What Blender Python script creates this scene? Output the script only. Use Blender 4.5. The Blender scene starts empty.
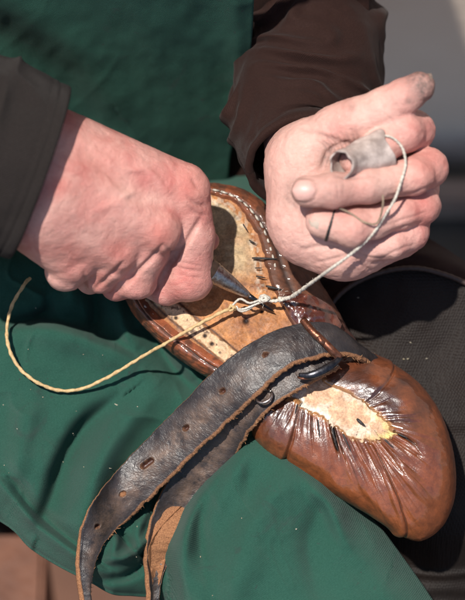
import bpy, math, random
import numpy as np
from mathutils import Vector

random.seed(7); RNG = np.random.default_rng(11)
R = math.radians
sc = bpy.context.scene
col = sc.collection

# ---------------------------------------------------------------- view frame
S = 0.00058                 # metres per photograph pixel at the shoe
D = 2750.0                  # camera distance in those units
PITCH = R(60)
CEN = np.array([0.0, 0.0, 0.62])
AX = np.array([1.0, 0, 0])
AU = np.array([0, math.sin(PITCH), math.cos(PITCH)])
AN = np.array([0, -math.cos(PITCH), math.sin(PITCH)])

def W(P):
    """(x, y down, height towards the viewer), all in photo units -> world metres"""
    P = np.asarray(P, float).reshape(-1, 3)
    k = (D - P[:, 2]) / D * S
    return CEN + np.outer((P[:, 0] - 232.5) * k, AX) + np.outer((300 - P[:, 1]) * k, AU) + np.outer(P[:, 2] * S, AN)

# ---------------------------------------------------------------- noise
def _hash(ix, iy, iz, seed):
    h = (ix * 374761393 + iy * 668265263 + iz * 2147483647 + seed * 974634777) & 0xffffffff
    h = ((h ^ (h >> 13)) * 1274126177) & 0xffffffff
    h = ((h ^ (h >> 16)) * 2246822519) & 0xffffffff
    return ((h ^ (h >> 15)) & 0xffffff) / 0xffffff * 2 - 1

def noise(x, y, z=0.0, seed=0):
    x, y, z = np.broadcast_arrays(np.asarray(x, float), np.asarray(y, float), np.asarray(z, float))
    ix, iy, iz = [np.floor(a).astype(np.int64) for a in (x, y, z)]
    fx, fy, fz = x - ix, y - iy, z - iz
    ux, uy, uz = [f * f * f * (f * (f * 6 - 15) + 10) for f in (fx, fy, fz)]
    r = 0
    for dx in (0, 1):
        for dy in (0, 1):
            for dz in (0, 1):
                w = (ux if dx else 1 - ux) * (uy if dy else 1 - uy) * (uz if dz else 1 - uz)
                r = r + w * _hash(ix + dx, iy + dy, iz + dz, seed)
    return r

def fbm(x, y, z=0.0, seed=0, oct=3):
    r = 0; a = 1.0; f = 1.0
    for k in range(oct):
        r = r + a * noise(np.asarray(x) * f, np.asarray(y) * f, np.asarray(z) * f, seed + k * 17); a *= .5; f *= 2.03
    return r

def sstep(a, b, x):
    t = np.clip((x - a) / (b - a), 0, 1); return t * t * (3 - 2 * t)

def seg(x, y, a, b):
    """distance to segment and position along it, in 2D"""
    ax, ay = a; bx, by = b
    dx, dy = bx - ax, by - ay
    t = np.clip(((x - ax) * dx + (y - ay) * dy) / (dx * dx + dy * dy), 0, 1)
    return np.hypot(x - ax - t * dx, y - ay - t * dy), t

def poly_d(x, y, pts):
    """signed side distance to a polyline (positive to its right when walking), |d|, t"""
    best = np.full(np.shape(x), 1e9); side = np.zeros(np.shape(x)); tt = np.zeros(np.shape(x))
    n = len(pts) - 1
    for i in range(n):
        d, t = seg(x, y, pts[i], pts[i + 1])
        dx, dy = pts[i + 1][0] - pts[i][0], pts[i + 1][1] - pts[i][1]
        s = np.sign(dx * (y - pts[i][1]) - dy * (x - pts[i][0]))
        m = d < best
        best = np.where(m, d, best); side = np.where(m, s, side); tt = np.where(m, (i + t) / n, tt)
    return best, side, tt

def fold(x, y, pts, w, h, taper=True, w2=None):
    """ridge (h>0) or groove along a polyline; w right-hand width, w2 left-hand width"""
    pts = crs(pts, 5) if len(pts) > 2 else np.array(pts, float)
    d, s, t = poly_d(x, y, pts)
    ww = np.where(s > 0, w, w2 if w2 else w)
    e = np.exp(-(d / ww) ** 2)
    if taper: e = e * np.sin(np.pi * np.clip(t * .9 + .05, 0, 1)) ** .6
    return h * e

def crs(pts, n, closed=False):
    """Catmull-Rom"""
    P = np.array(pts, float); N = len(P); out = []
    rng = N if closed else N - 1
    for i in range(rng):
        if closed: a, b, c, d = P[(i - 1) % N], P[i], P[(i + 1) % N], P[(i + 2) % N]
        else:
            b, c = P[i], P[i + 1]
            a = P[i - 1] if i > 0 else 2 * b - c
            d = P[i + 2] if i + 2 < N else 2 * c - b
        for k in range(n):
            t = k / n
            out.append(.5 * ((2 * b) + (c - a) * t + (2 * a - 5 * b + 4 * c - d) * t * t + (3 * b - a - 3 * c + d) * t ** 3))
    if not closed: out.append(P[-1])
    return np.array(out)

def crs_n(pts, n):
    """Catmull-Rom resampled to n evenly spaced rows (open)"""
    P = crs(pts, 24)
    L = np.concatenate([[0], np.cumsum(np.linalg.norm(np.diff(P[:, :3], axis=0), axis=1))])
    s = np.linspace(0, L[-1], n)
    return np.stack([np.interp(s, L, P[:, k]) for k in range(P.shape[1])], 1)

# ---------------------------------------------------------------- objects
ROOTLOC = {}
def props(o, label=None, cat=None, group=None, kind=None):
    if label: o['label'] = label
    if cat: o['category'] = cat
    if group: o['group'] = group
    if kind: o['kind'] = kind
    return o

def thing(name, p, label, cat, group=None):
    o = bpy.data.objects.new(name, None); col.objects.link(o)
    o.empty_display_size = .02
    o.location = W([p])[0]; ROOTLOC[o.name] = np.array(o.location)
    return props(o, label, cat, group)

def grid_uv(G):
    du = np.linalg.norm(np.diff(G, axis=1), axis=2).mean(0); dv = np.linalg.norm(np.diff(G, axis=0), axis=2).mean(1)
    u = np.concatenate([[0], np.cumsum(du)]); v = np.concatenate([[0], np.cumsum(dv)])
    return np.stack(np.broadcast_arrays(u[None, :], v[:, None]), -1).reshape(-1, 2) * S

def mesh_obj(name, verts, faces, mat, parent=None, world=False, smooth=True, uv=None, tint=None, autos=None):
    V = np.asarray(verts, float).reshape(-1, 3)
    if not world: V = W(V)
    root = parent
    while root is not None and root.parent is not None: root = root.parent
    if root is not None and root.name in ROOTLOC: off = ROOTLOC[root.name]
    else: off = V.mean(0)
    me = bpy.data.meshes.new(name)
    F = faces
    if isinstance(F, np.ndarray):
        n, k = F.shape
        me.vertices.add(len(V)); me.vertices.foreach_set('co', (V - off).ravel())
        me.loops.add(n * k); me.loops.foreach_set('vertex_index', F.ravel().astype(np.int32))
        me.polygons.add(n); me.polygons.foreach_set('loop_start', np.arange(0, n * k, k, dtype=np.int32))
        me.update(calc_edges=True); me.validate()
    else:
        me.from_pydata((V - off).tolist(), [], [list(map(int, f)) for f in F]); me.update()
    if smooth: me.polygons.foreach_set('use_smooth', [True] * len(me.polygons))
    li = np.zeros(len(me.loops), np.int32); me.loops.foreach_get('vertex_index', li)
    if uv is not None:
        l = me.uv_layers.new(name='UVMap'); l.data.foreach_set('uv', np.asarray(uv, float)[li].ravel())
    if tint is not None:
        T = np.asarray(tint, float)
        if T.shape[1] == 3: T = np.concatenate([T, np.ones((len(T), 1))], 1)
        a = me.color_attributes.new('tint', 'FLOAT_COLOR', 'POINT'); a.data.foreach_set('color', T.ravel())
    me.materials.append(mat)
    o = bpy.data.objects.new(name, me); col.objects.link(o)
    if root is not None and root.name in ROOTLOC:
        o.parent = parent
    elif parent is not None:
        o.parent = parent
    else:
        o.location = off; ROOTLOC[o.name] = off
    return o

def grid_faces(nr, nc, closed=False, flip=False):
    i = np.arange(nr - 1)[:, None]; j = np.arange(nc if closed else nc - 1)[None, :]
    j2 = (j + 1) % nc
    a = i * nc + j; b = i * nc + j2; c = (i + 1) * nc + j2; d = (i + 1) * nc + j
    F = np.stack([a, b, c, d] if not flip else [a, d, c, b], -1).reshape(-1, 4)
    return F

def tube_mesh(path, rad, ns=12, lobes=0, twist=0.0, amp=.18, flat=1.0, up=None, caps=True):
    """path (n,3) in photo units, rad scalar or (n,)"""
    P = np.asarray(path, float); n = len(P)
    rad = np.broadcast_to(np.asarray(rad, float), (n,)) if np.ndim(rad) < 2 else rad
    T = np.gradient(P, axis=0); T /= np.linalg.norm(T, axis=1)[:, None] + 1e-9
    u = np.array(up if up is not None else [0, 0, 1.0]);
    if abs(np.dot(u, T[0])) > .95: u = np.array([0, 1.0, 0])
    V = []; L = np.concatenate([[0], np.cumsum(np.linalg.norm(np.diff(P, axis=0), axis=1))])
    for i in range(n):
        u = u - T[i] * np.dot(u, T[i]); u /= np.linalg.norm(u) + 1e-9
        v = np.cross(T[i], u)
        a = np.arange(ns) / ns * 2 * np.pi
        r = rad[i] * (1 + (amp * np.cos(lobes * (a - twist * L[i])) if lobes else 0))
        V.append(P[i] + np.outer(r * np.cos(a) * flat, u) + np.outer(r * np.sin(a), v))
    V = np.concatenate(V); F = grid_faces(n, ns, True)
    if caps:
        V = np.concatenate([V, P[:1], P[-1:]])
        j = np.arange(ns)
        c0 = np.stack([np.full(ns, n * ns), (j + 1) % ns, j, np.full(ns, n * ns)], -1)
        c1 = np.stack([np.full(ns, n * ns + 1), (n - 1) * ns + j, (n - 1) * ns + (j + 1) % ns, np.full(ns, n * ns + 1)], -1)
        F = [list(f) for f in F] + [list(f[:3]) for f in c0] + [list(f[:3]) for f in c1]
    return V, F

def merge(parts):
    V = []; F = []; o = 0
    for v, f in parts:
        V.append(v); F += [[int(k) + o for k in q] for q in f]; o += len(v)
    return np.concatenate(V), F

# ---------------------------------------------------------------- materials
def new_mat(name):
    m = bpy.data.materials.new(name); m.use_nodes = True
    nt = m.node_tree; b = nt.nodes['Principled BSDF']
    return m, nt, b

class NB:
    def __init__(s, nt): s.nt = nt; s.tc = nt.nodes.new('ShaderNodeTexCoord')
    def n(s, t, **k):
        x = s.nt.nodes.new(t)
        for a, v in k.items(): setattr(x, a, v)
        return x
    def l(s, a, b): s.nt.links.new(a, b)
    def noise(s, scale, detail=4, rough=.55, dist=0, vec=None, out='Fac'):
        x = s.n('ShaderNodeTexNoise'); x.inputs['Scale'].default_value = scale; x.inputs['Detail'].default_value = detail
        x.inputs['Roughness'].default_value = rough; x.inputs['Distortion'].default_value = dist
        s.l(vec if vec is not None else s.tc.outputs['Object'], x.inputs['Vector']); return x.outputs[out]
    def vor(s, scale, feat='F1', vec=None, out='Distance', rand=1):
        x = s.n('ShaderNodeTexVoronoi', feature=feat); x.inputs['Scale'].default_value = scale; x.inputs['Randomness'].default_value = rand
        s.l(vec if vec is not None else s.tc.outputs['Object'], x.inputs['Vector']); return x.outputs[out]
    def wave(s, scale, vec, dist=0, det=0, dirn='X', prof='SIN'):
        x = s.n('ShaderNodeTexWave', bands_direction=dirn, wave_profile=prof); x.inputs['Scale'].default_value = scale
        x.inputs['Distortion'].default_value = dist; x.inputs['Detail'].default_value = det
        s.l(vec, x.inputs['Vector']); return x.outputs['Fac']
    def map(s, src, scale=(1, 1, 1), rot=(0, 0, 0)):
        x = s.n('ShaderNodeMapping'); x.inputs['Scale'].default_value = scale; x.inputs['Rotation'].default_value = rot
        s.l(src, x.inputs['Vector']); return x.outputs['Vector']
    def ramp(s, fac, stops):
        x = s.n('ShaderNodeValToRGB'); e = x.color_ramp.elements
        while len(e) < len(stops): e.new(.5)
        for k, (p, c) in enumerate(stops):
            e[k].position = p; e[k].color = (*c, 1) if not np.isscalar(c) else (c, c, c, 1)
        s.l(fac, x.inputs['Fac']); return x.outputs['Color']
    def mix(s, fac, a, b, mode='MIX'):
        x = s.n('ShaderNodeMix', data_type='RGBA', blend_type=mode)
        for sock, v in ((x.inputs[0], fac), (x.inputs[6], a), (x.inputs[7], b)):
            if hasattr(v, 'is_linked') or isinstance(v, bpy.types.NodeSocket): s.l(v, sock)
            elif np.isscalar(v): sock.default_value = v if sock is x.inputs[0] or sock.type == 'VALUE' else (v, v, v, 1)
            else: sock.default_value = (*v, 1)
        return x.outputs[2]
    def math(s, op, a, b=0.0, clamp=False):
        x = s.n('ShaderNodeMath', operation=op, use_clamp=clamp)
        for sock, v in ((x.inputs[0], a), (x.inputs[1], b)):
            if isinstance(v, bpy.types.NodeSocket): s.l(v, sock)
            else: sock.default_value = v
        return x.outputs[0]
    def attr(s, name, out='Color'):
        x = s.n('ShaderNodeAttribute'); x.attribute_name = name; return x.outputs[out]
    def sep(s, c):
        x = s.n('ShaderNodeSeparateColor'); s.l(c, x.inputs[0]); return x.outputs
    def bump(s, h, dist, strength=1, prev=None):
        x = s.n('ShaderNodeBump'); x.inputs['Strength'].default_value = strength; x.inputs['Distance'].default_value = dist
        s.l(h, x.inputs['Height'])
        if prev is not None: s.l(prev, x.inputs['Normal'])
        return x.outputs['Normal']

def fabric_mat(name, base, dark, light, weave=430, bump=.00022, rough=.85, twill=True, dirt=None, sheen=.06, spotsc=260):
    m, nt, b = new_mat(name); k = NB(nt)
    c = k.mix(k.noise(14, 5, .6), dark, light)
    c = k.mix(.55, c, base)
    f = k.noise(1400, 2, .5); c = k.mix(k.ramp(f, [(.35, 0.0), (.75, .22)]), c, tuple(min(1, x * 1.7 + .006) for x in light))
    if dirt is not None:
        c = k.mix(k.ramp(k.noise(38, 6, .62, 1.2), [(.60, 0.0), (.72, .35)]), c, dirt)
        c = k.mix(k.ramp(k.noise(spotsc, 2, .5), [(.72, 0.0), (.76, .5)]), c, dirt)
    k.l(c, b.inputs['Base Color']); b.inputs['Roughness'].default_value = rough
    b.inputs['Specular IOR Level'].default_value = .12
    b.inputs['Sheen Weight'].default_value = sheen; b.inputs['Sheen Roughness'].default_value = .5
    v = k.map(k.tc.outputs['UV'], (1, 1, 1), (0, 0, R(38)))
    w1 = k.wave(weave, v, .6, 1, 'X'); w2 = k.wave(weave * .9, v, .6, 1, 'Y')
    h = k.math('MULTIPLY', w1, w2) if not twill else k.math('ADD', w1, k.math('MULTIPLY', w2, .5))
    h = k.math('ADD', h, k.math('MULTIPLY', k.noise(900, 3, .6), 1.2))
    n1 = k.bump(k.noise(70, 4, .55), .0012, .35)
    k.l(k.bump(h, bump, .8, n1), b.inputs['Normal'])
    return m

M = {}
M['apron'] = fabric_mat('green_canvas', (.016, .068, .047), (.010, .049, .034), (.030, .092, .068), dirt=(.04, .036, .04))
M['sleeve_wool'] = fabric_mat('grey_brown_wool', (.017, .013, .012), (.011, .009, .008), (.027, .022, .020), weave=300, bump=.00035, rough=.9, sheen=.03)
M['jacket'] = fabric_mat('dark_brown_cotton', (.018, .0068, .005), (.009, .004, .003), (.028, .012, .009), weave=420, bump=.00012, rough=.75, sheen=.04)

def meshcloth():
    m, nt, b = new_mat('dark_mesh_cloth'); k = NB(nt)
    c = k.mix(k.ramp(k.noise(16, 4), [(.4, 0.0), (.7, 1.0)]), (.006, .0045, .004), (.018, .009, .006))
    v = k.map(k.tc.outputs['Object'], (1, 1, 1), (R(20), 0, R(32)))
    d = k.vor(720, vec=v, rand=.25)
    c = k.mix(k.ramp(d, [(.15, 0.0), (.5, .8)]), c, (.013, .0095, .008))
    k.l(c, b.inputs['Base Color']); b.inputs['Roughness'].default_value = .62; b.inputs['Specular IOR Level'].default_value = .2
    k.l(k.bump(d, .0005, .9), b.inputs['Normal']); return m
M['mesh'] = meshcloth()

def skin_mat():
    m, nt, b = new_mat('skin'); k = NB(nt)
    t = k.sep(k.attr('tint'))
    blot = k.noise(48, 5, .6, .6)
    c = k.mix(k.ramp(blot, [(.3, 0.0), (.7, 1.0)]), (.53, .165, .145), (.75, .41, .345))
    c = k.mix(k.math('MULTIPLY', t[0], .8), c, (.72, .46, .385))           # pale palm skin
    c = k.mix(k.math('MULTIPLY', t[1], .75), c, (.52, .13, .10))  # flushed knuckles
    fine = k.noise(420, 3, .6)
    c = k.mix(k.ramp(fine, [(.45, 0.0), (.8, .22)]), c, (.42, .15, .12))
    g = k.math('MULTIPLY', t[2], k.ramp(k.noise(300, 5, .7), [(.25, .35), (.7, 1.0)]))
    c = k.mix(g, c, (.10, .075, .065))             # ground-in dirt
    k.l(c, b.inputs['Base Color'])
    b.inputs['Subsurface Weight'].default_value = .15; b.inputs['Subsurface Radius'].default_value = (1, .35, .2)
    b.inputs['Subsurface Scale'].default_value = .0022
    k.l(k.ramp(k.noise(200, 3), [(.3, .38), (.7, .55)]), b.inputs['Roughness'])
    b.inputs['Specular IOR Level'].default_value = .45
    cell = k.vor(1500, 'DISTANCE_TO_EDGE'); cell = k.ramp(cell, [(0, 0.0), (.18, 1.0)])
    str_ = k.noise(260, 5, .62, .7)
    lines = k.noise(1.0, 4, .6, .8, vec=k.map(k.tc.outputs['Object'], (160, 700, 420), (0, 0, R(25))))
    h = k.math('ADD', k.math('MULTIPLY', cell, .25), k.math('ADD', k.math('MULTIPLY', str_, 1.2), k.math('MULTIPLY', lines, .9)))
    k.l(k.bump(h, .00048, .85), b.inputs['Normal']); return m
M['skin'] = skin_mat()

def tint_leather(name, rough=(.18, .4), coat=.5, bumpd=.0004, suede=False):
    m, nt, b = new_mat(name); k = NB(nt)
    t = k.attr('tint')
    v = k.ramp(k.noise(190, 6, .65, .5), [(.3, .62), (.7, 1.25)])
    c = k.mix(1.0, t, v, 'MULTIPLY')
    f = k.ramp(k.noise(900, 4, .7), [(.35, .72), (.7, 1.2)]); c = k.mix(1.0 if suede else .5, c, k.mix(1.0, c, f, 'MULTIPLY'))
    k.l(c, b.inputs['Base Color'])
    al = k.attr('tint', 'Alpha')
    rr = k.ramp(k.noise(120, 5, .6), [(.3, rough[0]), (.72, rough[1])])
    k.l(k.mix(al, .75, rr), b.inputs['Roughness'])
    k.l(k.math('MULTIPLY', al, coat), b.inputs['Coat Weight']); b.inputs['Coat Roughness'].default_value = .07; b.inputs['Coat IOR'].default_value = 1.65
    h = k.math('ADD', k.noise(70, 3, .5, .6), k.math('MULTIPLY', k.noise(1100, 3, .6), .10 if not suede else .7))
    h = k.math('ADD', h, k.math('MULTIPLY', k.ramp(k.vor(900, 'DISTANCE_TO_EDGE'), [(0, 0.0), (.2, 1.0)]), .1))
    k.l(k.bump(h, bumpd, .8), b.inputs['Normal']); return m
M['upper'] = tint_leather('waxed_brown_leather', (.22, .38), 1.0, .0004)
M['insole'] = tint_leather('raw_insole_leather', (.5, .8), 0, .0004, True)

def strap_mat():
    m, nt, b = new_mat('cracked_black_leather'); k = NB(nt)
    t = k.sep(k.attr('tint')); uv = k.tc.outputs['UV']
    # grain wrinkles that run across the strap
    w = k.noise(1.0, 6, .62, 1.6, vec=k.map(uv, (130, 460, 1), (0, 0, R(12))))
    w2 = k.vor(1.0, 'DISTANCE_TO_EDGE', vec=k.map(uv, (420, 620, 1), (0, 0, R(-20))))
    w2 = k.ramp(w2, [(0, 0.0), (.22, 1.0)])
    c = k.mix(k.ramp(k.noise(70, 5, .65), [(.35, 0.0), (.75, 1.0)]), (.012, .011, .013), (.034, .029, .030))
    c = k.mix(k.math('MULTIPLY', t[1], k.ramp(k.noise(160, 5, .7), [(.35, .1), (.65, 1.0)])), c, (.15, .095, .068))  # worn brown
    rub = k.math('MULTIPLY', k.ramp(w, [(.55, 0.0), (.8, .5)]), k.math('ADD', .12, t[1]))
    c = k.mix(rub, c, (.13, .11, .105))
    fib = k.noise(1400, 4, .7)
    raw = k.mix(k.ramp(fib, [(.3, 0.0), (.7, 1.0)]), (.11, .038, .016), (.38, .18, .08))
    c = k.mix(t[0], c, raw)
    c = k.mix(t[2], c, (.05, .014, .007))
    k.l(c, b.inputs['Base Color'])
    r = k.mix(t[0], k.ramp(k.noise(140, 4), [(.3, .30), (.7, .5)]), .9)
    k.l(r, b.inputs['Roughness'])
    h = k.math('ADD', k.math('MULTIPLY', w, 1.6), k.math('MULTIPLY', w2, .35))
    h = k.math('ADD', h, k.math('MULTIPLY', k.noise(1500, 3, .7), k.math('ADD', .15, k.math('MULTIPLY', t[0], 1.5))))
    k.l(k.bump(h, .0003, .6), b.inputs['Normal']); return m
M['strap'] = strap_mat()

def simple(name, c1, c2, scale=200, rough=(.4, .6), metal=0, bumpd=0, coat=0, bs=None):
    m, nt, b = new_mat(name); k = NB(nt)
    k.l(k.mix(k.ramp(k.noise(scale, 5, .65), [(.35, 0.0), (.68, 1.0)]), c1, c2), b.inputs['Base Color'])
    k.l(k.ramp(k.noise(scale * 1.7, 4, .6), [(.3, rough[0]), (.7, rough[1])]), b.inputs['Roughness'])
    b.inputs['Metallic'].default_value = metal; b.inputs['Coat Weight'].default_value = coat
    if bumpd: k.l(k.bump(k.noise(bs or scale * 3, 4, .65), bumpd, .7), b.inputs['Normal'])
    return m
M['copper'] = simple('bronzed_buckle_metal', (.16, .055, .03), (.30, .14, .09), 300, (.25, .5), .9, .0002)
M['iron'] = simple('dark_iron', (.03, .03, .035), (.08, .08, .09), 300, (.22, .4), .9, .0001)
M['steel'] = simple('worn_steel', (.50, .45, .43), (.20, .15, .14), 520, (.22, .45), 1, .00012)
M['wood'] = simple('dark_wood_handle', (.035, .02, .014), (.07, .04, .025), 200, (.4, .6), 0, .0002)
M['thread_tan'] = simple('waxed_linen_thread', (.42, .27, .12), (.62, .44, .22), 500, (.5, .75), 0, .0003, bs=2500)
M['thread_pale'] = simple('pale_linen_thread', (.62, .58, .50), (.36, .32, .27), 420, (.55, .8), 0, .0003, bs=2500)
M['thread_brown'] = simple('grey_brown_thread', (.34, .25, .17), (.15, .11, .08), 420, (.55, .8), 0, .0003, bs=2500)
M['black'] = simple('black_thread', (.012, .012, .012), (.035, .03, .028), 400, (.5, .7), 0, .0002)
M['nail'] = simple('fingernail', (.62, .36, .31), (.50, .29, .25), 150, (.42, .52), 0, .00008, .3)
M['dirtnail'] = simple('soiled_fingernail', (.26, .19, .155), (.10, .075, .06), 420, (.3, .5), 0, .0001, .2)
M['palenail'] = simple('pale_fingernail', (.50, .40, .33), (.38, .29, .24), 250, (.25, .38), 0, .00008, .2)
M['wrap'] = simple('grey_leather_finger_guard', (.24, .19, .17), (.52, .43, .39), 110, (.35, .55), 0, .0004, .1)
M['lint'] = simple('lint', (.26, .22, .14), (.5, .45, .36), 300, (.8, .9))
M['wall'] = simple('weathered_plaster', (.76, .62, .50), (.84, .70, .58), 4, (.8, .95), 0, .004, bs=30)
M['bench'] = simple('dark_painted_wood', (.035, .033, .028), (.06, .055, .045), 8, (.6, .8), 0, .001)
M['bench_edge'] = simple('worn_wood_edge', (.20, .15, .125), (.28, .22, .18), 8, (.6, .8), 0, .001)
M['ground'] = simple('brown_earth', (.07, .032, .020), (.13, .062, .04), 6, (.8, .95), 0, .004)
M['crate'] = simple('orange_brown_wood', (.07, .022, .010), (.15, .055, .026), 14, (.5, .7), 0, .002)
M['boot'] = simple('black_boot_leather', (.015, .014, .014), (.03, .028, .027), 40, (.3, .5), 0, .001)

# ---------------------------------------------------------------- distance fields
def cone(X, Y, Z, a, b):
    ax, ay, az, ar = a; bx, by, bz, br = b
    dx, dy, dz = bx - ax, by - ay, bz - az
    t = np.clip(((X - ax) * dx + (Y - ay) * dy + (Z - az) * dz) / (dx * dx + dy * dy + dz * dz + 1e-9), 0, 1)
    return np.sqrt((X - ax - t * dx) ** 2 + (Y - ay - t * dy) ** 2 + (Z - az - t * dz) ** 2) - (ar + t * (br - ar))

def smin(a, b, k):
    h = np.clip(.5 + .5 * (b - a) / k, 0, 1)
    return b + (a - b) * h - k * h * (1 - h)

def surface_nets(f, lo, h):
    """f on a regular grid -> quads"""
    s = f < 0
    nx, ny, nz = f.shape
    acc = np.zeros((nx - 1, ny - 1, nz - 1, 3), np.float32); cnt = np.zeros((nx - 1, ny - 1, nz - 1), np.float32)
    C = [(0, 0), (0, 1), (1, 0), (1, 1)]
    for ax in range(3):
        for (p, q) in C:
            o = [0, 0, 0]; oo = [k for k in range(3) if k != ax]; o[oo[0]] = p; o[oo[1]] = q
            e = list(o); e[ax] = 1
            def sl(o): return tuple(slice(o[k], o[k] + f.shape[k] - 1) for k in range(3))
            a = f[sl(o)]; b = f[sl(e)]
            m = (a < 0) != (b < 0)
            t = np.where(m, a / np.where(m, a - b, 1), 0)
            for k in range(3):
                acc[..., k] += np.where(m, (o[k] if k != ax else t), 0)
            cnt += m
    act = cnt > 0
    idx = -np.ones(act.shape, np.int64); I = np.argwhere(act); idx[act] = np.arange(len(I))
    V = (I + acc[act] / cnt[act][:, None]) * h + np.array(lo)
    Q = []
    for ax in range(3):
        a = s[tuple(slice(0, -1) if k == ax else slice(1, -1) for k in range(3))]
        b = s[tuple(slice(1, None) if k == ax else slice(1, -1) for k in range(3))]
        for (m, fl) in (((a) & (~b), False), ((~a) & (b), True)):
            P = np.argwhere(m)
            if not len(P): continue
            P = P + np.array([0 if k == ax else 1 for k in range(3)])
            u, v = [(1, 2), (2, 0), (0, 1)][ax]
            q = []
            for du, dv in ((1, 1), (0, 1), (0, 0), (1, 0)):
                c = P.copy(); c[:, u] -= du; c[:, v] -= dv
                q.append(idx[c[:, 0], c[:, 1], c[:, 2]])
            q = np.stack(q, -1); Q.append(q if not fl else q[:, ::-1])
    Q = np.concatenate(Q); Q = Q[(Q >= 0).all(1)]
    return V, Q

def vnormals(V, Q):
    n = np.cross(V[Q[:, 2]] - V[Q[:, 0]], V[Q[:, 3]] - V[Q[:, 1]])
    N = np.zeros_like(V)
    for k in range(Q.shape[1]): np.add.at(N, Q[:, k], n)
    return N / (np.linalg.norm(N, axis=1)[:, None] + 1e-12)

def sdf_mesh(fn, lo, hi, h):
    ax = [np.arange(lo[k], hi[k], h, dtype=np.float32) for k in range(3)]
    X, Y, Z = np.meshgrid(*ax, indexing='ij')
    V, Q = surface_nets(fn(X, Y, Z), lo, h)
    # light smoothing
    for _ in range(2):
        A = np.zeros_like(V); c = np.zeros(len(V))
        for k in range(4):
            a, b = Q[:, k], Q[:, (k + 1) % 4]
            np.add.at(A, a, V[b]); np.add.at(A, b, V[a]); np.add.at(c, a, 1); np.add.at(c, b, 1)
        V = V * .5 + A / np.maximum(c, 1)[:, None] * .5
    return V, Q

def chains(X, Y, Z, ch, kin, kb):
    """union of chains of cones; kin inside one chain, kb between chains"""
    F = None
    for c in ch:
        f = None
        for a, b in zip(c[:-1], c[1:]):
            d = cone(X, Y, Z, a, b); f = d if f is None else smin(f, d, kin)
        F = f if F is None else smin(F, f, kb)
    return F

# ================================================================ PERSON
person = thing('person', (200, 330, -140), 'cobbler in green canvas apron and dark brown jacket sewing a shoe on the lap', 'person')

GROOVE = {}
def bumps(V, N, L, key='a'):
    """L: list of (polyline 3D-ish in x,y ; width ; height)"""
    d = np.zeros(len(V))
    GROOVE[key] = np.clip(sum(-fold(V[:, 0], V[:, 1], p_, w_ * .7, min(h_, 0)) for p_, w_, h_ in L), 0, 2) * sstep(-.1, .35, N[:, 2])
    for pts, w, h in L: d += fold(V[:, 0], V[:, 1], pts, w, h)
    front = sstep(-.1, .35, N[:, 2])
    return V + N * (d * front)[:, None]

# ---- the hand on the left of the picture (back of the hand towards the viewer)
def fR(X, Y, Z):
    Z = Z + .20 * X
    palm = None
    for a, b in [((-40, 150, 118, 56), (45, 175, 112, 52)),
                 ((52, 150, 112, 44), (180, 189, 92, 27)),
                 ((50, 178, 122, 42), (156, 226, 106, 24)),
                 ((48, 200, 118, 44), (116, 247, 98, 25)),
                 ((40, 214, 108, 44), (72, 256, 86, 28)),
                 ((60, 190, 80, 44), (130, 225, 62, 36)),
                 ((70, 150, 80, 34), (160, 205, 55, 30)),
                 ((165, 240, 72, 20), (150, 268, 55, 18))]:
        d = cone(X, Y, Z, a, b); palm = d if palm is None else smin(palm, d, 15)
    palm = smin(palm, cone(X, Y, Z, (158, 231, 113, 15), (163, 238, 110, 14)), 10)
    palm = smin(palm, cone(X, Y, Z, (186, 184, 98, 18), (190, 188, 96, 18)), 9)
    fing = chains(X, Y, Z, [
        [(184, 192, 92, 26), (193, 235, 78, 21.5), (190, 278, 58, 22.5), (166, 290, 42, 14.5), (140, 282, 20, 13)],
        [(157, 228, 104, 23), (148, 252, 88, 19), (137, 279, 66, 19.5), (116, 286, 46, 14), (105, 275, 25, 12)],
        [(118, 248, 94, 24), (111, 262, 84, 19), (101, 274, 64, 18.5), (90, 280, 45, 13), (85, 268, 25, 12)],
        [(74, 257, 86, 26), (66, 270, 76, 20), (64, 272, 60, 18), (60, 272, 40, 14)],
    ], 6, 2.2)
    th = chains(X, Y, Z, [[(150, 205, 55, 24), (185, 228, 45, 15), (209, 241, 44, 10.5)]], 6, 2)
    f = smin(palm, fing, 4); f = smin(f, th, 4)
    return np.maximum(f, -(X + 20))        # open at the forearm

VR, QR = sdf_mesh(fR, (-26, 80, -44), (228, 318, 190), 1.35)
QR = QR[VR[QR].mean(1)[:, 0] > -18.8]
NR = vnormals(VR, QR)
VR = bumps(VR, NR, [
    ([(62, 128), (110, 150), (165, 182)], 9, 1.4), ([(60, 160), (105, 188), (150, 226)], 8, 1.8),
    ([(55, 195), (85, 220), (112, 246)], 8, 1.5), ([(70, 165), (95, 170), (118, 192), (130, 194)], 4, 1.2),
    ([(118, 200), (134, 192)], 3, 1.3), ([(90, 215), (110, 205), (132, 205), (150, 212)], 4, .9),
    ([(80, 140), (120, 168), (150, 172), (172, 200)], 3, 1.3),
    ([(186, 196), (196, 204), (206, 206)], 2.0, -1.4), ([(188, 206), (196, 213), (208, 216)], 1.8, -1.1), ([(191, 177), (199, 190)], 2.2, -1.2),
    ([(164, 246), (172, 252), (178, 249)], 1.8, -1.4), ([(158, 252), (166, 259)], 1.6, -1.0),
    ([(200, 220), (188, 240), (172, 262), (154, 290)], 2.8, -4.2),
    ([(163, 245), (150, 260), (135, 274), (121, 289)], 2.6, -3.8),
    ([(124, 262), (110, 276), (94, 290)], 2.4, -2.8), ([(84, 272), (86, 292)], 2.2, -1.4),
    ([(180, 262), (200, 266)], 1.4, -.7), ([(178, 268), (203, 272)], 1.4, -.8), ([(180, 275), (205, 279)], 1.3, -.7),
], 'R')
NR = vnormals(VR, QR)
dR = fbm(VR[:, 0] / 9, VR[:, 1] / 9, VR[:, 2] / 9, 3, 3)
VR = VR + NR * (dR * .34)[:, None]
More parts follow.
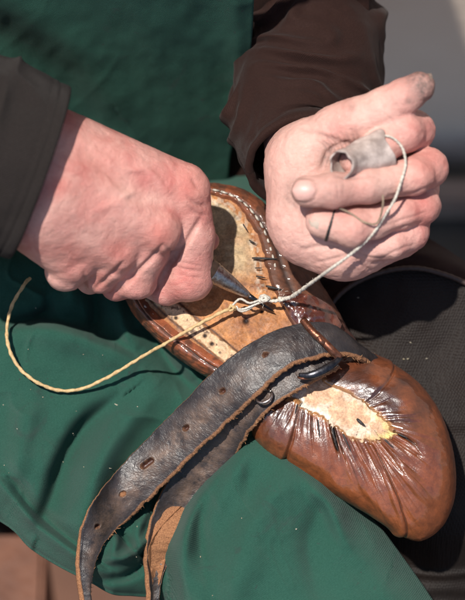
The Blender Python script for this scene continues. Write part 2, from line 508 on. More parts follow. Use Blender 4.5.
def blob(V, pts):
    t = np.zeros(len(V))
    for (x, y, r, a) in pts: t = np.maximum(t, a * np.exp(-((V[:, 0] - x) ** 2 + (V[:, 1] - y) ** 2) / r ** 2))
    return t
tR = np.stack([np.clip(.22 + .35 * noise(VR[:, 0] / 30, VR[:, 1] / 30, 2, 5) + blob(VR, [(128, 195, 10, .5)]), 0, 1),
               np.clip(blob(VR, [(160, 236, 18, .75), (190, 190, 22, .6), (120, 250, 18, .6), (75, 262, 20, .45), (192, 285, 22, .45), (138, 285, 14, .4), (100, 282, 14, .5), (95, 165, 30, .45), (70, 110, 22, .6), (60, 180, 16, .4)]), 0, 1),
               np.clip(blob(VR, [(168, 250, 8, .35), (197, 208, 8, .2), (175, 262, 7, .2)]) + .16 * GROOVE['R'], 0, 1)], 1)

# ---- the hand on the right of the picture (palm side, thumb up)
def fL(X, Y, Z):
    palm = None
    for a, b in [((300, 118, -46, 38), (306, 172, 30, 40)),
                 ((308, 162, 48, 42), (313, 207, 52, 46)),
                 ((312, 226, 50, 42), (345, 236, 55, 42)),
                 ((345, 236, 55, 42), (391, 222, 52, 39)),
                 ((330, 180, 42, 46), (398, 185, 35, 40)),
                 ((318, 148, 66, 31), (346, 128, 78, 26)),
                 ((395, 150, 35, 30), (405, 200, 38, 30))]:
        d = cone(X, Y, Z, a, b); palm = d if palm is None else smin(palm, d, 14)
    thumb = chains(X, Y, Z, [[(340, 132, 76, 29), (358, 121, 86, 22.5), (388, 107, 96, 20), (404, 97, 101, 17), (420, 87, 104, 15.5)]], 8, 1)
    fing = chains(X, Y, Z, [
        [(400, 150, 40, 24), (414, 131, 72, 20), (402, 132, 95, 20.5), (378, 150, 108, 16), (352, 160, 119, 13)],
        [(408, 176, 40, 24), (428, 168, 78, 19.5), (414, 176, 102, 18), (368, 186, 122, 16.6), (334, 190.5, 130, 17), (307, 191.5, 131, 15.8)],
        [(408, 200, 38, 24), (420, 205, 74, 19.5), (400, 212, 90, 16.5), (374, 222, 104, 15.5), (352, 227, 113, 19), (336, 224, 112, 16), (321, 222, 110, 15.5)],
        [(402, 222, 40, 24), (410, 232, 66, 18), (392, 243, 80, 15), (372, 248, 84, 13)],
    ], 7, 1.2)
    f = smin(palm, fing, 3.5); f = smin(f, thumb, 5)
    pl = (Y - 95) * .80 + (Z + 24) * .6       # plane that opens the forearm
    return np.maximum(f, -pl)

VL, QL = sdf_mesh(fL, (250, 62, -84), (462, 290, 156), 1.3)
_c = VL[QL].mean(1); QL = QL[((_c[:, 1] - 95) * .80 + (_c[:, 2] + 24) * .6) > .9]
NL = vnormals(VL, QL)
wr = []
for k in range(9):
    a = k * 5
    wr.append(([(316 + a, 140 - a * .25 + random.uniform(-2, 2)), (326 + a * .9, 152 + random.uniform(-3, 3)), (322 + a * .8, 168 - a * .1)], 1.6, -1.7))
wr += [([(314, 180), (317, 190), (314, 200)], 1.6, -1.6), ([(296, 179.5), (306, 177.5), (314, 180)], 1.3, -1.2), ([(296, 201.5), (306, 203), (314, 200)], 1.3, -1.2), ([(300, 128), (330, 138), (352, 146), (372, 141)], 3, -2.2), ([(312, 118), (340, 124), (366, 124)], 5, 1.4), ([(320, 170), (330, 150), (350, 143)], 2.4, -2.0), ([(334, 176), (352, 178), (376, 176)], 2, -1.5),
       ([(352, 252), (344, 262), (330, 271)], 2, -1.3), ([(352, 252), (362, 264), (372, 272)], 2, -1.4), ([(352, 250), (372, 258), (392, 258)], 1.8, -1.2),
       ([(284, 196), (300, 214), (304, 240)], 2.4, -1.2), ([(300, 250), (326, 246), (352, 252)], 2.2, -1.5), ([(352, 252), (336, 258), (312, 264)], 1.5, -.9), ([(380, 236), (400, 228), (422, 222)], 1.6, -1.1),
       ([(384, 226), (405, 219), (426, 212)], 1.4, -.8), ([(376, 262), (398, 250), (416, 244)], 1.6, -1.0), ([(388, 196), (410, 194), (432, 186)], 2, -1.5),
       ([(330, 180), (331, 201)], 1.2, -.55), ([(337, 178), (338, 202)], 1.2, -.6), ([(343, 180), (344, 200)], 1.1, -.45),
       ([(384, 112), (392, 120), (398, 128)], 1.6, -.8), ([(379, 98), (388, 112)], 1.6, -.8), ([(388, 93), (397, 107)], 1.4, -.6), ([(393, 90), (402, 104)], 1.2, -.5)]
VL = bumps(VL, NL, wr, 'L')
NL = vnormals(VL, QL)
VL = VL + NL * (fbm(VL[:, 0] / 9, VL[:, 1] / 9, VL[:, 2] / 9, 9, 3) * .5)[:, None]
tipd = np.clip(sstep(352, 374, VL[:, 0] * .86 + (110 - VL[:, 1]) * .5) * (VL[:, 1] < 118), 0, 1)
tL = np.stack([np.clip(.75 + .3 * noise(VL[:, 0] / 26, VL[:, 1] / 26, 1, 5) - .6 * sstep(380, 425, VL[:, 0]), 0, 1),
               np.clip(blob(VL, [(430, 170, 22, .4), (424, 208, 22, .4), (345, 225, 16, .45), (352, 155, 20, .4), (345, 105, 12, .25), (360, 262, 18, .25), (350, 195, 22, .3)]), 0, 1),
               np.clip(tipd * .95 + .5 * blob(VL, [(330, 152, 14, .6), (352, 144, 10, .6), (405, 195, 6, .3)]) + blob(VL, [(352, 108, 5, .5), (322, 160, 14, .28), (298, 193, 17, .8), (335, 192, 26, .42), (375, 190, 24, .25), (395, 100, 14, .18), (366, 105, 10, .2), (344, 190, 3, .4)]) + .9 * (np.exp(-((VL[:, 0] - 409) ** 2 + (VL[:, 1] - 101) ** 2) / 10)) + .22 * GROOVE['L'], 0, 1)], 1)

# ---- one continuous body: both hands joined through arms, shoulders and trunk
import bmesh
def body():
    # coarse body in photo units, hidden under the clothes
    bm = bmesh.new(); tint = bm.verts.layers.float_color.new('tint')
    def add(V, Q, T):
        vs = [bm.verts.new(v) for v in W(V)]
        for v, t in zip(vs, T): v[tint] = (*t, 1)
        for q in Q:
            try: bm.faces.new([vs[k] for k in q])
            except ValueError: pass
        return vs
    add(VR, QR, tR); add(VL, QL, tL)
    def boundary_loops():
        ed = [e for e in bm.edges if e.is_boundary]; loops = []; seen = set()
        for e in ed:
            if e in seen: continue
            st = [e]; L = []
            while st:
                x = st.pop()
                if x in seen: continue
                seen.add(x); L.append(x)
                for v in x.verts: st += [y for y in v.link_edges if y.is_boundary and y not in seen]
            loops.append(L)
        return sorted(loops, key=len, reverse=True)
    # a ring-shaped arm path from wrist to wrist round the back
    path = crs([(-45, 150, 100), (-150, 110, 90), (-330, 60, 60), (-360, -150, -60), (-200, -330, -160), (60, -360, -200), (260, -300, -200), (320, -120, -150), (296, 80, -70)], 10)
    rad = np.interp(np.linspace(0, 1, len(path)), [0, .1, .3, .45, .5, .6, .8, 1], [50, 52, 62, 90, 120, 110, 58, 36])
    V, F = tube_mesh(path, rad, 24, caps=False)
    add(V, F, np.tile([.5, .2, 0.0], (len(V), 1)))
    loops = [l for l in boundary_loops() if len(l) >= 20]
    def cen(l):
        vs = {v for e in l for v in e.verts}; return sum((v.co for v in vs), Vector()) / len(vs)
    used = set()
    cs = [cen(l) for l in loops]
    for i in range(len(loops)):
        if i in used: continue
        j = min((k for k in range(len(loops)) if k != i and k not in used), key=lambda k: (cs[k] - cs[i]).length, default=None)
        if j is None: continue
        used |= {i, j}
        print('bridge', i, j, len(loops[i]), len(loops[j]), (cs[i] - cs[j]).length)
        try: bmesh.ops.bridge_loops(bm, edges=loops[i] + loops[j])
        except Exception as ex: print('bridge', ex)
    bmesh.ops.delete(bm, geom=[v for v in bm.verts if not v.link_faces], context='VERTS')
    bmesh.ops.recalc_face_normals(bm, faces=bm.faces)
    me = bpy.data.meshes.new('body')
    off = Vector(ROOTLOC['person'])
    for v in bm.verts: v.co -= off
    bm.to_mesh(me); bm.free()
    me.polygons.foreach_set('use_smooth', [True] * len(me.polygons))
    me.materials.append(M['skin'])
    o = bpy.data.objects.new('body', me); col.objects.link(o); o.parent = person
    return o
body_o = body()

# ---- fingernails: curved plates set on the finger ends
def nail(c, t, n, ln, wd, mat, curve=.35, label=None):
    c, t, n = [np.array(a, float) for a in (c, t, n)]
    t /= np.linalg.norm(t); n = n - t * np.dot(n, t); n /= np.linalg.norm(n); s = np.cross(t, n)
    V = []; nr, nc = 15, 13
    for lay in (0, 1):
        for i in range(nr):
            u = i / (nr - 1)
            wid = wd * (1 - .75 * abs(2 * u - 1) ** 4) * (0.92 + .08 * u)
            for j in range(nc):
                v = j / (nc - 1) * 2 - 1
                p = c + t * ln * (u - .5) + s * wid / 2 * v + n * (-curve * wid / 2 * v * v - ln * .10 * (2 * u - 1) ** 2 - lay * 1.4 - .6 * (abs(v) ** 6))
                V.append(p)
    f1 = grid_faces(nr, nc); f2 = grid_faces(nr, nc, flip=True) + nr * nc
    o = mesh_obj('fingernail', V, [*f1.tolist(), *f2.tolist()], mat, body_o)
    if label: o['label'] = label
    return o
nail((303.5, 190, 147.3), (-1, .02, -.16), (-.10, -.06, 1), 23, 21, M['nail'])
nail((315, 220, 124), (-.85, -.15, -.45), (-.45, -.15, .85), 16, 20, M['palenail'], label='pale nail of the curled finger')
nail((419, 77, 106), (.88, -.46, .0), (-.35, -.85, .30), 25, 22, M['dirtnail'], label='soiled thumb nail')

# ---------------------------------------------------------------- apron
BOT = [(-90, 480), (0, 521), (30, 548), (60, 567), (90, 582), (112, 594), (135, 596), (160, 600), (185, 622), (260, 660), (470, 700)]
RGT = [(330, 120), (330, 300), (335, 420), (350, 500), (388, 547), (432, 604), (470, 660)]
G3L = [(300, 400), (262, 414), (240, 436), (222, 458), (200, 488), (181, 520), (168, 552), (176, 585), (180, 640)]
def zlap(x, y, g3=1.0):
    z = .33 * (y - 350) - 74
    z = z - 190 * sstep(262, 140, y + .12 * (x - 150)) ** 1.3
    z = z + 26 * np.exp(-((x - 40 - .12 * (y - 350)) / 105) ** 2)                 # thigh on the left
    z = z - 26 * np.exp(-((x - 158) / 42) ** 2) * sstep(380, 500, y)            # hollow under the straps
    # drape over the other thigh, with its rolled edge
    d, s, t = poly_d(x, y, crs(G3L, 5)); sd = np.where(s > 0, d, -d)           # positive to the left of it
    inside = sstep(7, -9, sd)
    dome = 26 + 26 * np.exp(-((x - 275 - .25 * (y - 500)) / 95) ** 2) + 10 * np.exp(-(sd + 20) ** 2 / 200)
    z = z + g3 * inside * dome * sstep(385, 470, y + .0 * x)
    dr, sr, tr = poly_d(x, y, crs(RGT, 5)); sdr = np.where(sr > 0, d * 0 + dr, -dr)
    z = z - 1.0 * np.maximum(0, 34 - sdr) ** 2 / 34 * sstep(430, 520, y)        # turns away at its right side
    db, sb, tb = poly_d(x, y, BOT); sdb = np.where(sb < 0, db, -db)
    z = z - 46 * (1 - np.sqrt(np.clip(1 - np.clip(1 - sdb / 46, 0, 1) ** 2, 0, 1))) * (x < 170)
    # folds
    F = [([(8, 322), (40, 318), (80, 326), (134, 352)], 5, -6.5, 13), ([(12, 330), (50, 332), (100, 345), (140, 366)], 18, 7, 10),
         ([(46, 292), (47, 308), (34, 318), (10, 322)], 4, -4.5, 8),
         ([(92, 285), (96, 312), (92, 328)], 7, -7, 9), ([(70, 270), (72, 300)], 8, 6, 8), ([(118, 300), (124, 330), (140, 350)], 8, 5, 8),
         ([(118, 400), (88, 425), (68, 455), (52, 500), (40, 530)], 10, -13, 22), ([(150, 395), (112, 440), (92, 480), (84, 530)], 20, 10, 16),
         ([(30, 400), (22, 440), (12, 480)], 16, 6, 14), ([(10, 478), (34, 510), (70, 540), (108, 566)], 4, -6, 9), ([(-10, 470), (28, 516), (66, 548), (108, 574)], 7, 5, 5),
         ([(150, 330), (170, 362), (205, 398)], 10, -7, 10), ([(170, 345), (196, 380)], 8, 6, 8),
         ([(215, 470), (190, 520), (182, 560), (186, 600)], 9, 7, 9), ([(236, 446), (214, 478), (200, 520), (204, 575)], 8, -5, 10),
         ([(262, 440), (250, 470), (256, 520)], 9, -4, 18), ([(300, 470), (270, 500), (240, 560), (235, 610)], 16, 6, 24),
         ([(310, 486), (330, 505), (345, 540)], 8, 7, 10), ([(330, 500), (310, 540), (320, 600)], 10, -4, 22), ([(260, 430), (300, 462), (340, 492)], 6, -5, 7),
         ([(112, 520), (128, 545), (150, 560)], 4, -6, 6), ([(104, 560), (128, 556), (156, 532)], 5, 7, 5), ([(100, 580), (130, 575), (160, 548)], 5, -5, 5),
         ([(150, 505), (138, 530), (140, 560)], 5, 5, 5), ([(118, 530), (112, 560)], 5, 4, 5)]
    for pts, w, h, w2 in F: z = z + fold(x, y, pts, w, h * 2.9, True, w2)
    z = z + 5.0 * fbm(x / 52, y / 52, 0, 4, 2) + .7 * fbm(x / 15, y / 15, 0, 8, 2)
    wx = x + 14 * noise(x / 60, y / 60, 0, 301); wy = y + 14 * noise(x / 60, y / 60, 3, 302)
    cr = (1 - np.abs(noise((wx + wy * .5) / 30, (wy - wx * .5) / 62, 0, 303))) ** 7 * np.clip(.3 + noise(x / 70, y / 70, 5, 304), 0, 1)
    cr2 = (1 - np.abs(noise((wx - wy * .3) / 17, (wy + wx * .3) / 40, 7, 305))) ** 6 * np.clip(noise(x / 45, y / 45, 9, 306) + .05, 0, 1)
    z = z + 4.2 * cr + 2.2 * cr2
    return z

def apron():
    xs = np.arange(-90, 470.1, 2.0); ys = np.arange(140, 662, 2.0)
    X, Y = np.meshgrid(xs, ys)
    bot = np.array(crs(BOT, 6)); yb = np.interp(xs, bot[:, 0], bot[:, 1])
    rg = np.array(crs(RGT, 6)); xr = np.interp(ys, rg[:, 1], rg[:, 0])
    # squeeze the sheet inside its hems
    v = (Y - 140) / (662 - 140); Yb = np.broadcast_to(yb[None, :], Y.shape)
    Y2 = 140 + (Yb - 140) * v
    xr2 = np.interp(Y2, rg[:, 1], rg[:, 0])
    u = (X + 90) / (560.); X2 = -90 + (xr2 + 90) * u
    yb2 = np.interp(X2, bot[:, 0], bot[:, 1]); Y3 = 140 + (yb2 - 140) * v
    Z = zlap(X2, Y3)
    top = np.stack([X2, Y3, Z], -1)
    # turn the hem under and back: a real, thick edge
    rows = [top]
    last = top[-1]
    for k in range(1, 9):
        a = k / 8 * np.pi
        r = last.copy(); r[:, 2] -= 3.2 * (1 - math.cos(a)) ; r[:, 1] += 2.2 * math.sin(a) - (8 if k == 8 else 0); rows.append(r[None])
    r = last.copy(); r[:, 1] -= 30; r[:, 2] -= 30; rows.append(r[None])
    G = np.concatenate(rows, 0)
    # right side goes down round the thigh
    e = G[:, -1:]; ext = []
    for k in range(1, 8):
        q = e.copy(); q[..., 0] -= 2.5 * k ** 1.3; q[..., 2] -= 12 * k; ext.append(q)
    G = np.concatenate([G] + ext, 1)
    return mesh_obj('apron', G.reshape(-1, 3), grid_faces(G.shape[0], G.shape[1]), M['apron'], person, uv=grid_uv(G))
apron_o = apron()

def bib():
    xs = np.arange(-110, 262, 2.0); ys = np.arange(-150, 222, 2.0)
    X, Y = np.meshgrid(xs, ys)
    e = crs([(258, -150), (252, 0), (250, 40), (246, 80), (238, 120), (228, 160), (225, 222)], 6)
    xr = np.interp(ys, e[:, 1], e[:, 0]); X = -110 + (xr[:, None] + 110) * (xs - xs[0])[None, :] / (xs[-1] - xs[0])
    Z = 34 - 1.45 * Y - .0012 * (X - 120) ** 2 * .6
    for pts, w, h, w2 in [([(-40, -20), (0, 4), (40, 28), (82, 62), (110, 100)], 18, 14, 26), ([(-60, 20), (0, 38), (50, 70), (80, 120)], 22, -16, 24),
                          ([(120, -40), (150, 40), (170, 120)], 30, 5, 30), ([(200, -30), (212, 30), (228, 90)], 14, -5, 16), ([(235, -30), (238, 40), (240, 100)], 8, 4, 8)]:
        Z = Z + fold(X, Y, pts, w, h, False, w2)
    Z = Z + 1.6 * (1 - np.abs(noise((X + Y) / 75, (Y - X) / 150, 0, 311))) ** 5 + 3 * fbm(X / 50, Y / 50, 0, 24, 3) + .6 * fbm(X / 14, Y / 14, 0, 28, 2)
    G = np.stack([X, Y, Z], -1)
    e = G[:, -1:]; ext = []
    for dx, dz in ((1.6, -1), (2, -3), (1, -5), (-4, -6), (-20, -10)):
        q = e.copy(); q[..., 0] += dx; q[..., 2] += dz; ext.append(q)
    G = np.concatenate([G] + ext, 1)
    mesh_obj('bib', G.reshape(-1, 3), grid_faces(G.shape[0], G.shape[1]), M['apron'], apron_o, uv=grid_uv(G))
bib()

# ---------------------------------------------------------------- jacket and sleeves
def sleeve(name, cen, rx, rz, axis_up, folds, mat, parent, cuffin=26, ns=220, rows=230, nz=1.0):
    """elliptic tube through cen (x,y,z) from cuff outwards; rx half width across, rz half depth"""
    P = crs_n(np.concatenate([np.array(cen, float), np.array(rx)[:, None], np.array(rz)[:, None]], 1), rows)
    C, RX, RZ = P[:, :3], P[:, 3], P[:, 4]
    T = np.gradient(C, axis=0); T /= np.linalg.norm(T, axis=1)[:, None]
    up = np.array(axis_up, float); rings = []
    L = np.concatenate([[0], np.cumsum(np.linalg.norm(np.diff(C, axis=0), axis=1))])
    a = np.arange(ns) / ns * 2 * np.pi
    def ring(i, sh=0.0, dr=0.0):
        n = up - T[i] * np.dot(up, T[i]); n /= np.linalg.norm(n); s = np.cross(T[i], n)
        d = folds(a, L[i]) if dr == 0 else folds(a, 0) - dr
        return C[i] + T[i] * sh + np.outer((RX[i] + d) * np.cos(a), s) + np.outer((RZ[i] + d) * np.sin(a), n)
    for sh, dr in ((cuffin, 9), (cuffin * .4, 8.5), (3, 8), (.6, 7), (-.6, 5), (-1.2, 3), (-.6, 1)): rings.append(ring(0, sh, dr))
    for i in range(rows): rings.append(ring(i))
    G = np.stack(rings, 0)
    return mesh_obj(name, G.reshape(-1, 3), grid_faces(len(rings), ns, True, True), mat, parent, uv=grid_uv(G))

def jfR(a, l):   # near the cuff a stitched hem, otherwise soft
    return 1.0 * math.exp(-((l - 3) / 5) ** 2) - .5 * math.exp(-((l - 20) / 2.2) ** 2) + min(1, max(0, (l - 22) / 30)) * 7 * (1 - np.abs(noise(np.cos(a) * 1.1 + 3 + l / 90, np.sin(a) * 1.1, l / 34, 35))) ** 4 + 2.5 * noise(np.cos(a) * 1.6 + 3, np.sin(a) * 1.6, l / 60, 31) - .9 * math.exp(-((l - 12) / .9) ** 2) + 1.0 * noise(np.cos(a) * 5, np.sin(a) * 5, l / 22, 32)
jacket = mesh_obj('jacket', *(lambda g: (g.reshape(-1, 3), grid_faces(g.shape[0], g.shape[1])))(
    (lambda X, Y: np.stack([X + np.interp(Y, [-150, 60, 240, 300], [0, 0, 0, 0]), Y,
        -50 - 1.1 * Y - .0009 * (X - 330) ** 2 + 7 * noise(X / 50, Y / 30, 0, 41) + 3 * noise(X / 18, Y / 12, 0, 43)], -1))(
        *np.meshgrid(np.arange(150, 372, 3.0), np.arange(-260, 200, 3.0)))), M['jacket'], person)
sleeve('sleeve', [(40, 172, 118), (0, 158, 122), (-60, 140, 120), (-160, 105, 100), (-330, 60, 60)], [92, 96, 99, 104, 110], [66, 68, 72, 80, 90],
       (0, 0, 1), jfR, M['sleeve_wool'], jacket, 20)

def jfL(a, l):
    d = 2.2 * math.exp(-((l - 3) / 4) ** 2) - 1.5 * math.exp(-((l - 13) / 1.8) ** 2) - 1.2 * math.exp(-((l - 17) / 1.5) ** 2)
    w = min(1, max(0, (l - 22) / 25))
    ph = l + 34 * np.sin(a + .6) + 22 * noise(np.cos(a) * 1.3, np.sin(a) * 1.3, l / 60, 51)
    r = np.sin(ph / 11. + 3.0 * noise(np.cos(a) * .9, np.sin(a) * .9, l / 60, 52))
    d = d + w * (13 * (1 - r * r) ** 1.7 * np.clip(.35 + .9 * noise(np.cos(a) * 1.6, np.sin(a) * 1.6, l / 45, 53), 0, 1))
    d = d + w * 7 * noise(np.cos(a) * 1.1 + 7, np.sin(a) * 1.1, l / 38, 54) + .8 * noise(np.cos(a) * 7, np.sin(a) * 7, l / 9, 55)
    return d
sleeve('sleeve', [(303, 160, 2), (297, 144, -22), (303, 104, -56), (314, 60, -80), (312, 0, -100), (300, -90, -110), (280, -240, -130)],
       [57, 60, 70, 70, 60, 62, 76], [52, 54, 62, 64, 62, 66, 80], (0, -.5, 1), jfL, M['jacket'], jacket, 26)

# hem of the jacket lying on the thigh, with its piping
PIPE = [(300, 345), (322, 316), (345, 290), (376, 274), (410, 268), (440, 273), (472, 286), (540, 320)]
def hem():
    lo = crs_n([(p[0], p[1]) for p in PIPE], 150); up = crs_n([(300, 190), (330, 200), (360, 212), (388, 224), (415, 231), (442, 246), (474, 266), (540, 300)], 150)
    n = 60; G = np.zeros((n, 150, 3))
    for i in range(n):
        t = i / (n - 1); p = up * (1 - t) + lo * t
        z = -125 + 42 * np.sin(t * np.pi * .5) + 7 * np.sin(t * np.pi * 2.0 + p[:, 0] / 26) * (1 - t) + 3 * noise(p[:, 0] / 20, p[:, 1] / 9, 0, 61)
        G[i] = np.concatenate([p, z[:, None]], 1)
    back = []
    for k in range(1, 8):
        q = G[0].copy(); q[:, 1] += .35 * k * k; q[:, 2] -= 10 * k; back.append(q)
    G = np.concatenate([np.array(back[::-1]), G], 0)
    mesh_obj('hem', G.reshape(-1, 3), grid_faces(G.shape[0], 150), M['jacket'], jacket, uv=grid_uv(G))
    pp = crs_n([(x, y, -80) for x, y in PIPE], 260)
    V, F = tube_mesh(pp, 2.6, 12, lobes=1, twist=.9, amp=.06)
    mesh_obj('piping', V, F, simple('brown_piping', (.035, .019, .014), (.06, .034, .026), 300, (.5, .7), 0, .0002), jacket)
hem()

def trousers():
    xs = np.arange(280, 620, 2.5); ys = np.arange(255, 700, 2.5)
    X, Y = np.meshgrid(xs, ys)
    pl = crs([(280, 360)] + PIPE[1:] + [(620, 350)], 8); yt = np.interp(xs, pl[:, 0], pl[:, 1]) + 1
    Y = yt[None, :] + (700 - yt[None, :]) * (Y - 255) / (700 - 255)
    Z = -88 + .10 * (Y - 300) - .0012 * np.maximum(X - 430, 0) ** 2 - .0030 * np.maximum(400 - X, 0) ** 2
    Z = Z - 60 * sstep(505, 600, Y + .25 * (440 - X))
    Z = Z + 4 * fbm(X / 60, Y / 60, 0, 71, 3)
    for pts, w, h, w2 in [([(405, 572), (440, 576), (480, 572)], 3, 5, 4), ([(360, 600), (430, 590), (500, 592)], 6, 5, 8)]:
        Z = Z + fold(X, Y, pts, w, h, False, w2)
    G = np.stack([X, Y, Z], -1)
    o = mesh_obj('trousers', G.reshape(-1, 3), grid_faces(G.shape[0], G.shape[1]), M['mesh'], person)
    # the leg hidden beneath the apron
    V, F = tube_mesh(crs([(150, 180, -230), (120, 330, -190), (110, 420, -150), (120, 470, -200)], 8), [60] * 25, 32)
    mesh_obj('trouser_leg', V, F, M['jacket'], o)
trousers()

def boot():
    def f(X, Y, Z):
        d = cone(X, Y, Z, (-60, 560, -1010, 62), (0, 610, -1040, 52)); d = smin(d, cone(X, Y, Z, (0, 610, -1040, 52), (70, 660, -1080, 40)), 20)
        return smin(d, cone(X, Y, Z, (-60, 560, -1010, 62), (-120, 500, -860, 58)), 20)
    V, Q = sdf_mesh(f, (-200, 420, -1140), (130, 720, -780), 7)
    mesh_obj('boot', V, Q, M['boot'], person)
boot()

# ================================================================ SHOE
shoe = thing('shoe', (290, 370, -70), 'brown waxed leather shoe turned sole up with gathered pleats round a pale toe patch', 'shoe')
RING = [  # outer x,y | inner x,y | spine x,y | wall depth
    (205, 183, 200, 192, 196, 232, 34), (245, 190, 232, 199, 208, 238, 36), (275, 213, 250, 217, 218, 246, 38), (300, 245, 263, 240, 226, 256, 42), (318, 278, 270, 270, 234, 280, 46),
    (335, 305, 281, 298, 244, 305, 48), (352, 335, 302, 338, 268, 345, 50), (368, 352, 322, 377, 312, 388, 52), (397, 366, 346, 390, 330, 400, 54), (424, 388, 371, 406, 348, 413, 56),
    (444, 420, 388, 420, 360, 422, 60), (455, 460, 394, 432, 366, 427, 66), (455, 497, 386, 438, 366, 428, 70), (443, 526, 375, 440, 364, 428, 72), (421, 541, 364, 439, 360, 427, 70),
    (398, 534, 350, 436, 352, 424, 66), (365, 513, 336, 427, 342, 418, 62), (325, 490, 319, 416, 331, 409, 58), (287, 466, 300, 405, 318, 398, 54), (259, 441, 286, 398, 306, 388, 50),
    (247, 412, 274, 388, 290, 374, 48), (216, 384, 242, 379, 262, 352, 46), (180, 360, 206, 356, 236, 318, 44), (146, 329, 166, 329, 214, 290, 42), (125, 298, 140, 300, 200, 268, 40),
    (120, 260, 130, 262, 192, 252, 38), (135, 220, 143, 225, 188, 240, 36), (168, 190, 170, 199, 190, 233, 34)]
RG = crs(RING, 44, True)          # (28*44, 7)
NS = len(RG); SP = np.arange(NS) / 44.0
_sp = np.arange(len(RG)) / 44.0
_f = sstep(7.5, 9, _sp) * sstep(21, 20, _sp)
_k = _f * (.045 * noise(_sp * 3.1, 0, 0, 77) + .05 * noise(_sp * 7.3, 0, 0, 78))
RG[:, 2:4] += (RG[:, 4:6] - RG[:, 2:4]) * _k[:, None] * 1.6
def plane_z(x, y): return .36 * (y - 350) + .04 * (x - 280) + 4

def sring(s, c, w):           # window on the ring parameter, wraps
    d = np.abs((s - c + 14) % 28 - 14); return np.exp(-(d / w) ** 2)
def shoe_upper():
    O, I = RG[:, :2], RG[:, 2:4]; dep = RG[:, 6]
    zO = plane_z(O[:, 0], O[:, 1]) - dep; zI = plane_z(I[:, 0], I[:, 1])
    ctr = RG[:, 4:6]
    rows = []; tv = []
    for t in np.linspace(-.9, 0, 30)[:-1]:
        k = -t; xy = O + (ctr - O) * (.28 * k * k); z = zO - 52 * k
        rows.append(np.concatenate([xy, z[:, None]], 1)); tv.append(t)
    NT = 190
    for t in np.linspace(0, 1, NT):
        g = 1 - math.cos(t * np.pi / 2) ** 1.0; hh = math.sin(t * np.pi / 2) ** .9
        xy = O + (I - O) * g; z = zO + (zI - zO) * hh
        # full, cushion-like roll over the forepart
        fore = sstep(7.2, 9, SP) * sstep(21.0, 19.5, SP)
        z = z + fore * 15 * math.sin(t * np.pi) ** 1.3 * (1 - .2 * t) * .8
        rows.append(np.concatenate([xy, z[:, None]], 1)); tv.append(t)
    for k in range(1, 8):       # raw turned edge dropping to the insole
        xy = I + (ctr - I) * (.012 * k); z = zI - .55 * k * np.minimum(1.5, 1 + 0 * zI)
        rows.append(np.concatenate([xy, z[:, None]], 1)); tv.append(1 + k * .01)
    G = np.stack(rows, 0); t = np.array(tv)[:, None]; s = SP[None, :]
    V = G.reshape(-1, 3); F = grid_faces(G.shape[0], NS, True)
    N = vnormals(V, F).reshape(G.shape)
    if N[60:150].mean((0, 1))[2] < 0: N = -N
    tt = np.clip(t, 0, 1)
    # pleats gathered into the edge of the patch
    def pleats(c, w, f, amp, t0, ph, sh):
        jit = .35 * noise(s * 1.7, tt * 2, 0, 81) + .25 * noise(s * 5, tt * 1.2, 3, 82)
        r = np.sin((s + jit) * f + ph)
        rid = 1 - np.abs(r) ** sh
        am = .55 + .45 * noise(s * 2.3, 0 * tt, 0, 83)
        win = sstep(t0 - .18, t0 + .25, tt) * (1 - .25 * sstep(.93, 1, tt))
        return -amp * am * (rid ** 2) * win * sring(s, c, w) 
    d = pleats(16.2, 1.7, 3.1, 17.0, .72, .3, .55) + pleats(13.6, 1.1, 3.3, 12.0, .80, 1.0, .55) + pleats(10.8, 1.5, 2.7, 12.0, .70, .8, .6) + pleats(16.0, 2.0, 7.5, 4.0, .80, 1.3, .6) + pleats(19.4, .7, 3.0, 6, .45, .2, .8)
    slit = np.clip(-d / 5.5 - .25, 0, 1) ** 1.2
    d = d + 2.0 * fbm(s * 1.4 + 3, tt * 3.2, 0, 84, 2) * sstep(7, 9, s) * sstep(21.5, 20, s) * sstep(.1, .5, tt)
    # toe seam between the two panels
    sc_ = 13.5 + 1.35 * (1 - tt) ** 1.2
    d = d - 2.2 * np.exp(-((s - sc_) / .05) ** 2) * (tt < .93) + 3.2 * np.exp(-((s - sc_ - .2) / .2) ** 2) * (tt < .97)
    d = d + 4.0 * np.exp(-((s - 12.7 - .3 * tt) / .22) ** 2 - ((tt - .62) / .2) ** 2) - 3.0 * np.exp(-((s - 13.15 - .3 * tt) / .2) ** 2 - ((tt - .66) / .2) ** 2)
    # step where the vamp ends at the left, and seam by the patch on the right
    d = d + 3.0 * sstep(18.15 - .2 * tt, 18.21 - .2 * tt, s) * sstep(20.6, 20.4, s) - 2.5 * np.exp(-((s - 18.13 + .2 * tt) / .05) ** 2)
    d = d + 2.2 * sstep(8.5, 8.55, s) * 0 - 2.6 * np.exp(-((s - 7.8 - 1.0 * tt) / .05) ** 2) + 2.0 * sstep(7.9 + 1.0 * tt, 7.8 + 1.0 * tt, s) * sstep(6.8, 7.2, s)
    # stitched gutter along the heel and waist
    rear = np.clip(sstep(22 - .9, 22 - .5, s) + sstep(7.2, 6.6, s), 0, 1)
    d = d - rear * 2.2 * np.exp(-((tt - .80) / .05) ** 2) + rear * 1.0 * np.exp(-((tt - .93) / .05) ** 2) + rear * .8 * fbm(s * 4, tt * 5, 0, 85, 2)
    d = d + .12 * fbm(s * 9, tt * 14, 0, 86, 2)
    P = G + N * (d * (t >= 0))[..., None]
    # colours of the leather
    base = np.array([.22, .058, .016]); dark = np.array([.045, .017, .012]); red = np.array([.27, .075, .03]); pale = np.array([.40, .155, .075])
    def mixc(c, k, m): return c * (1 - m[..., None]) + np.array(k) * m[..., None]
    X, Y = P[..., 0], P[..., 1]; one = np.zeros(X.shape)
    c = np.zeros(X.shape + (3,)) + base
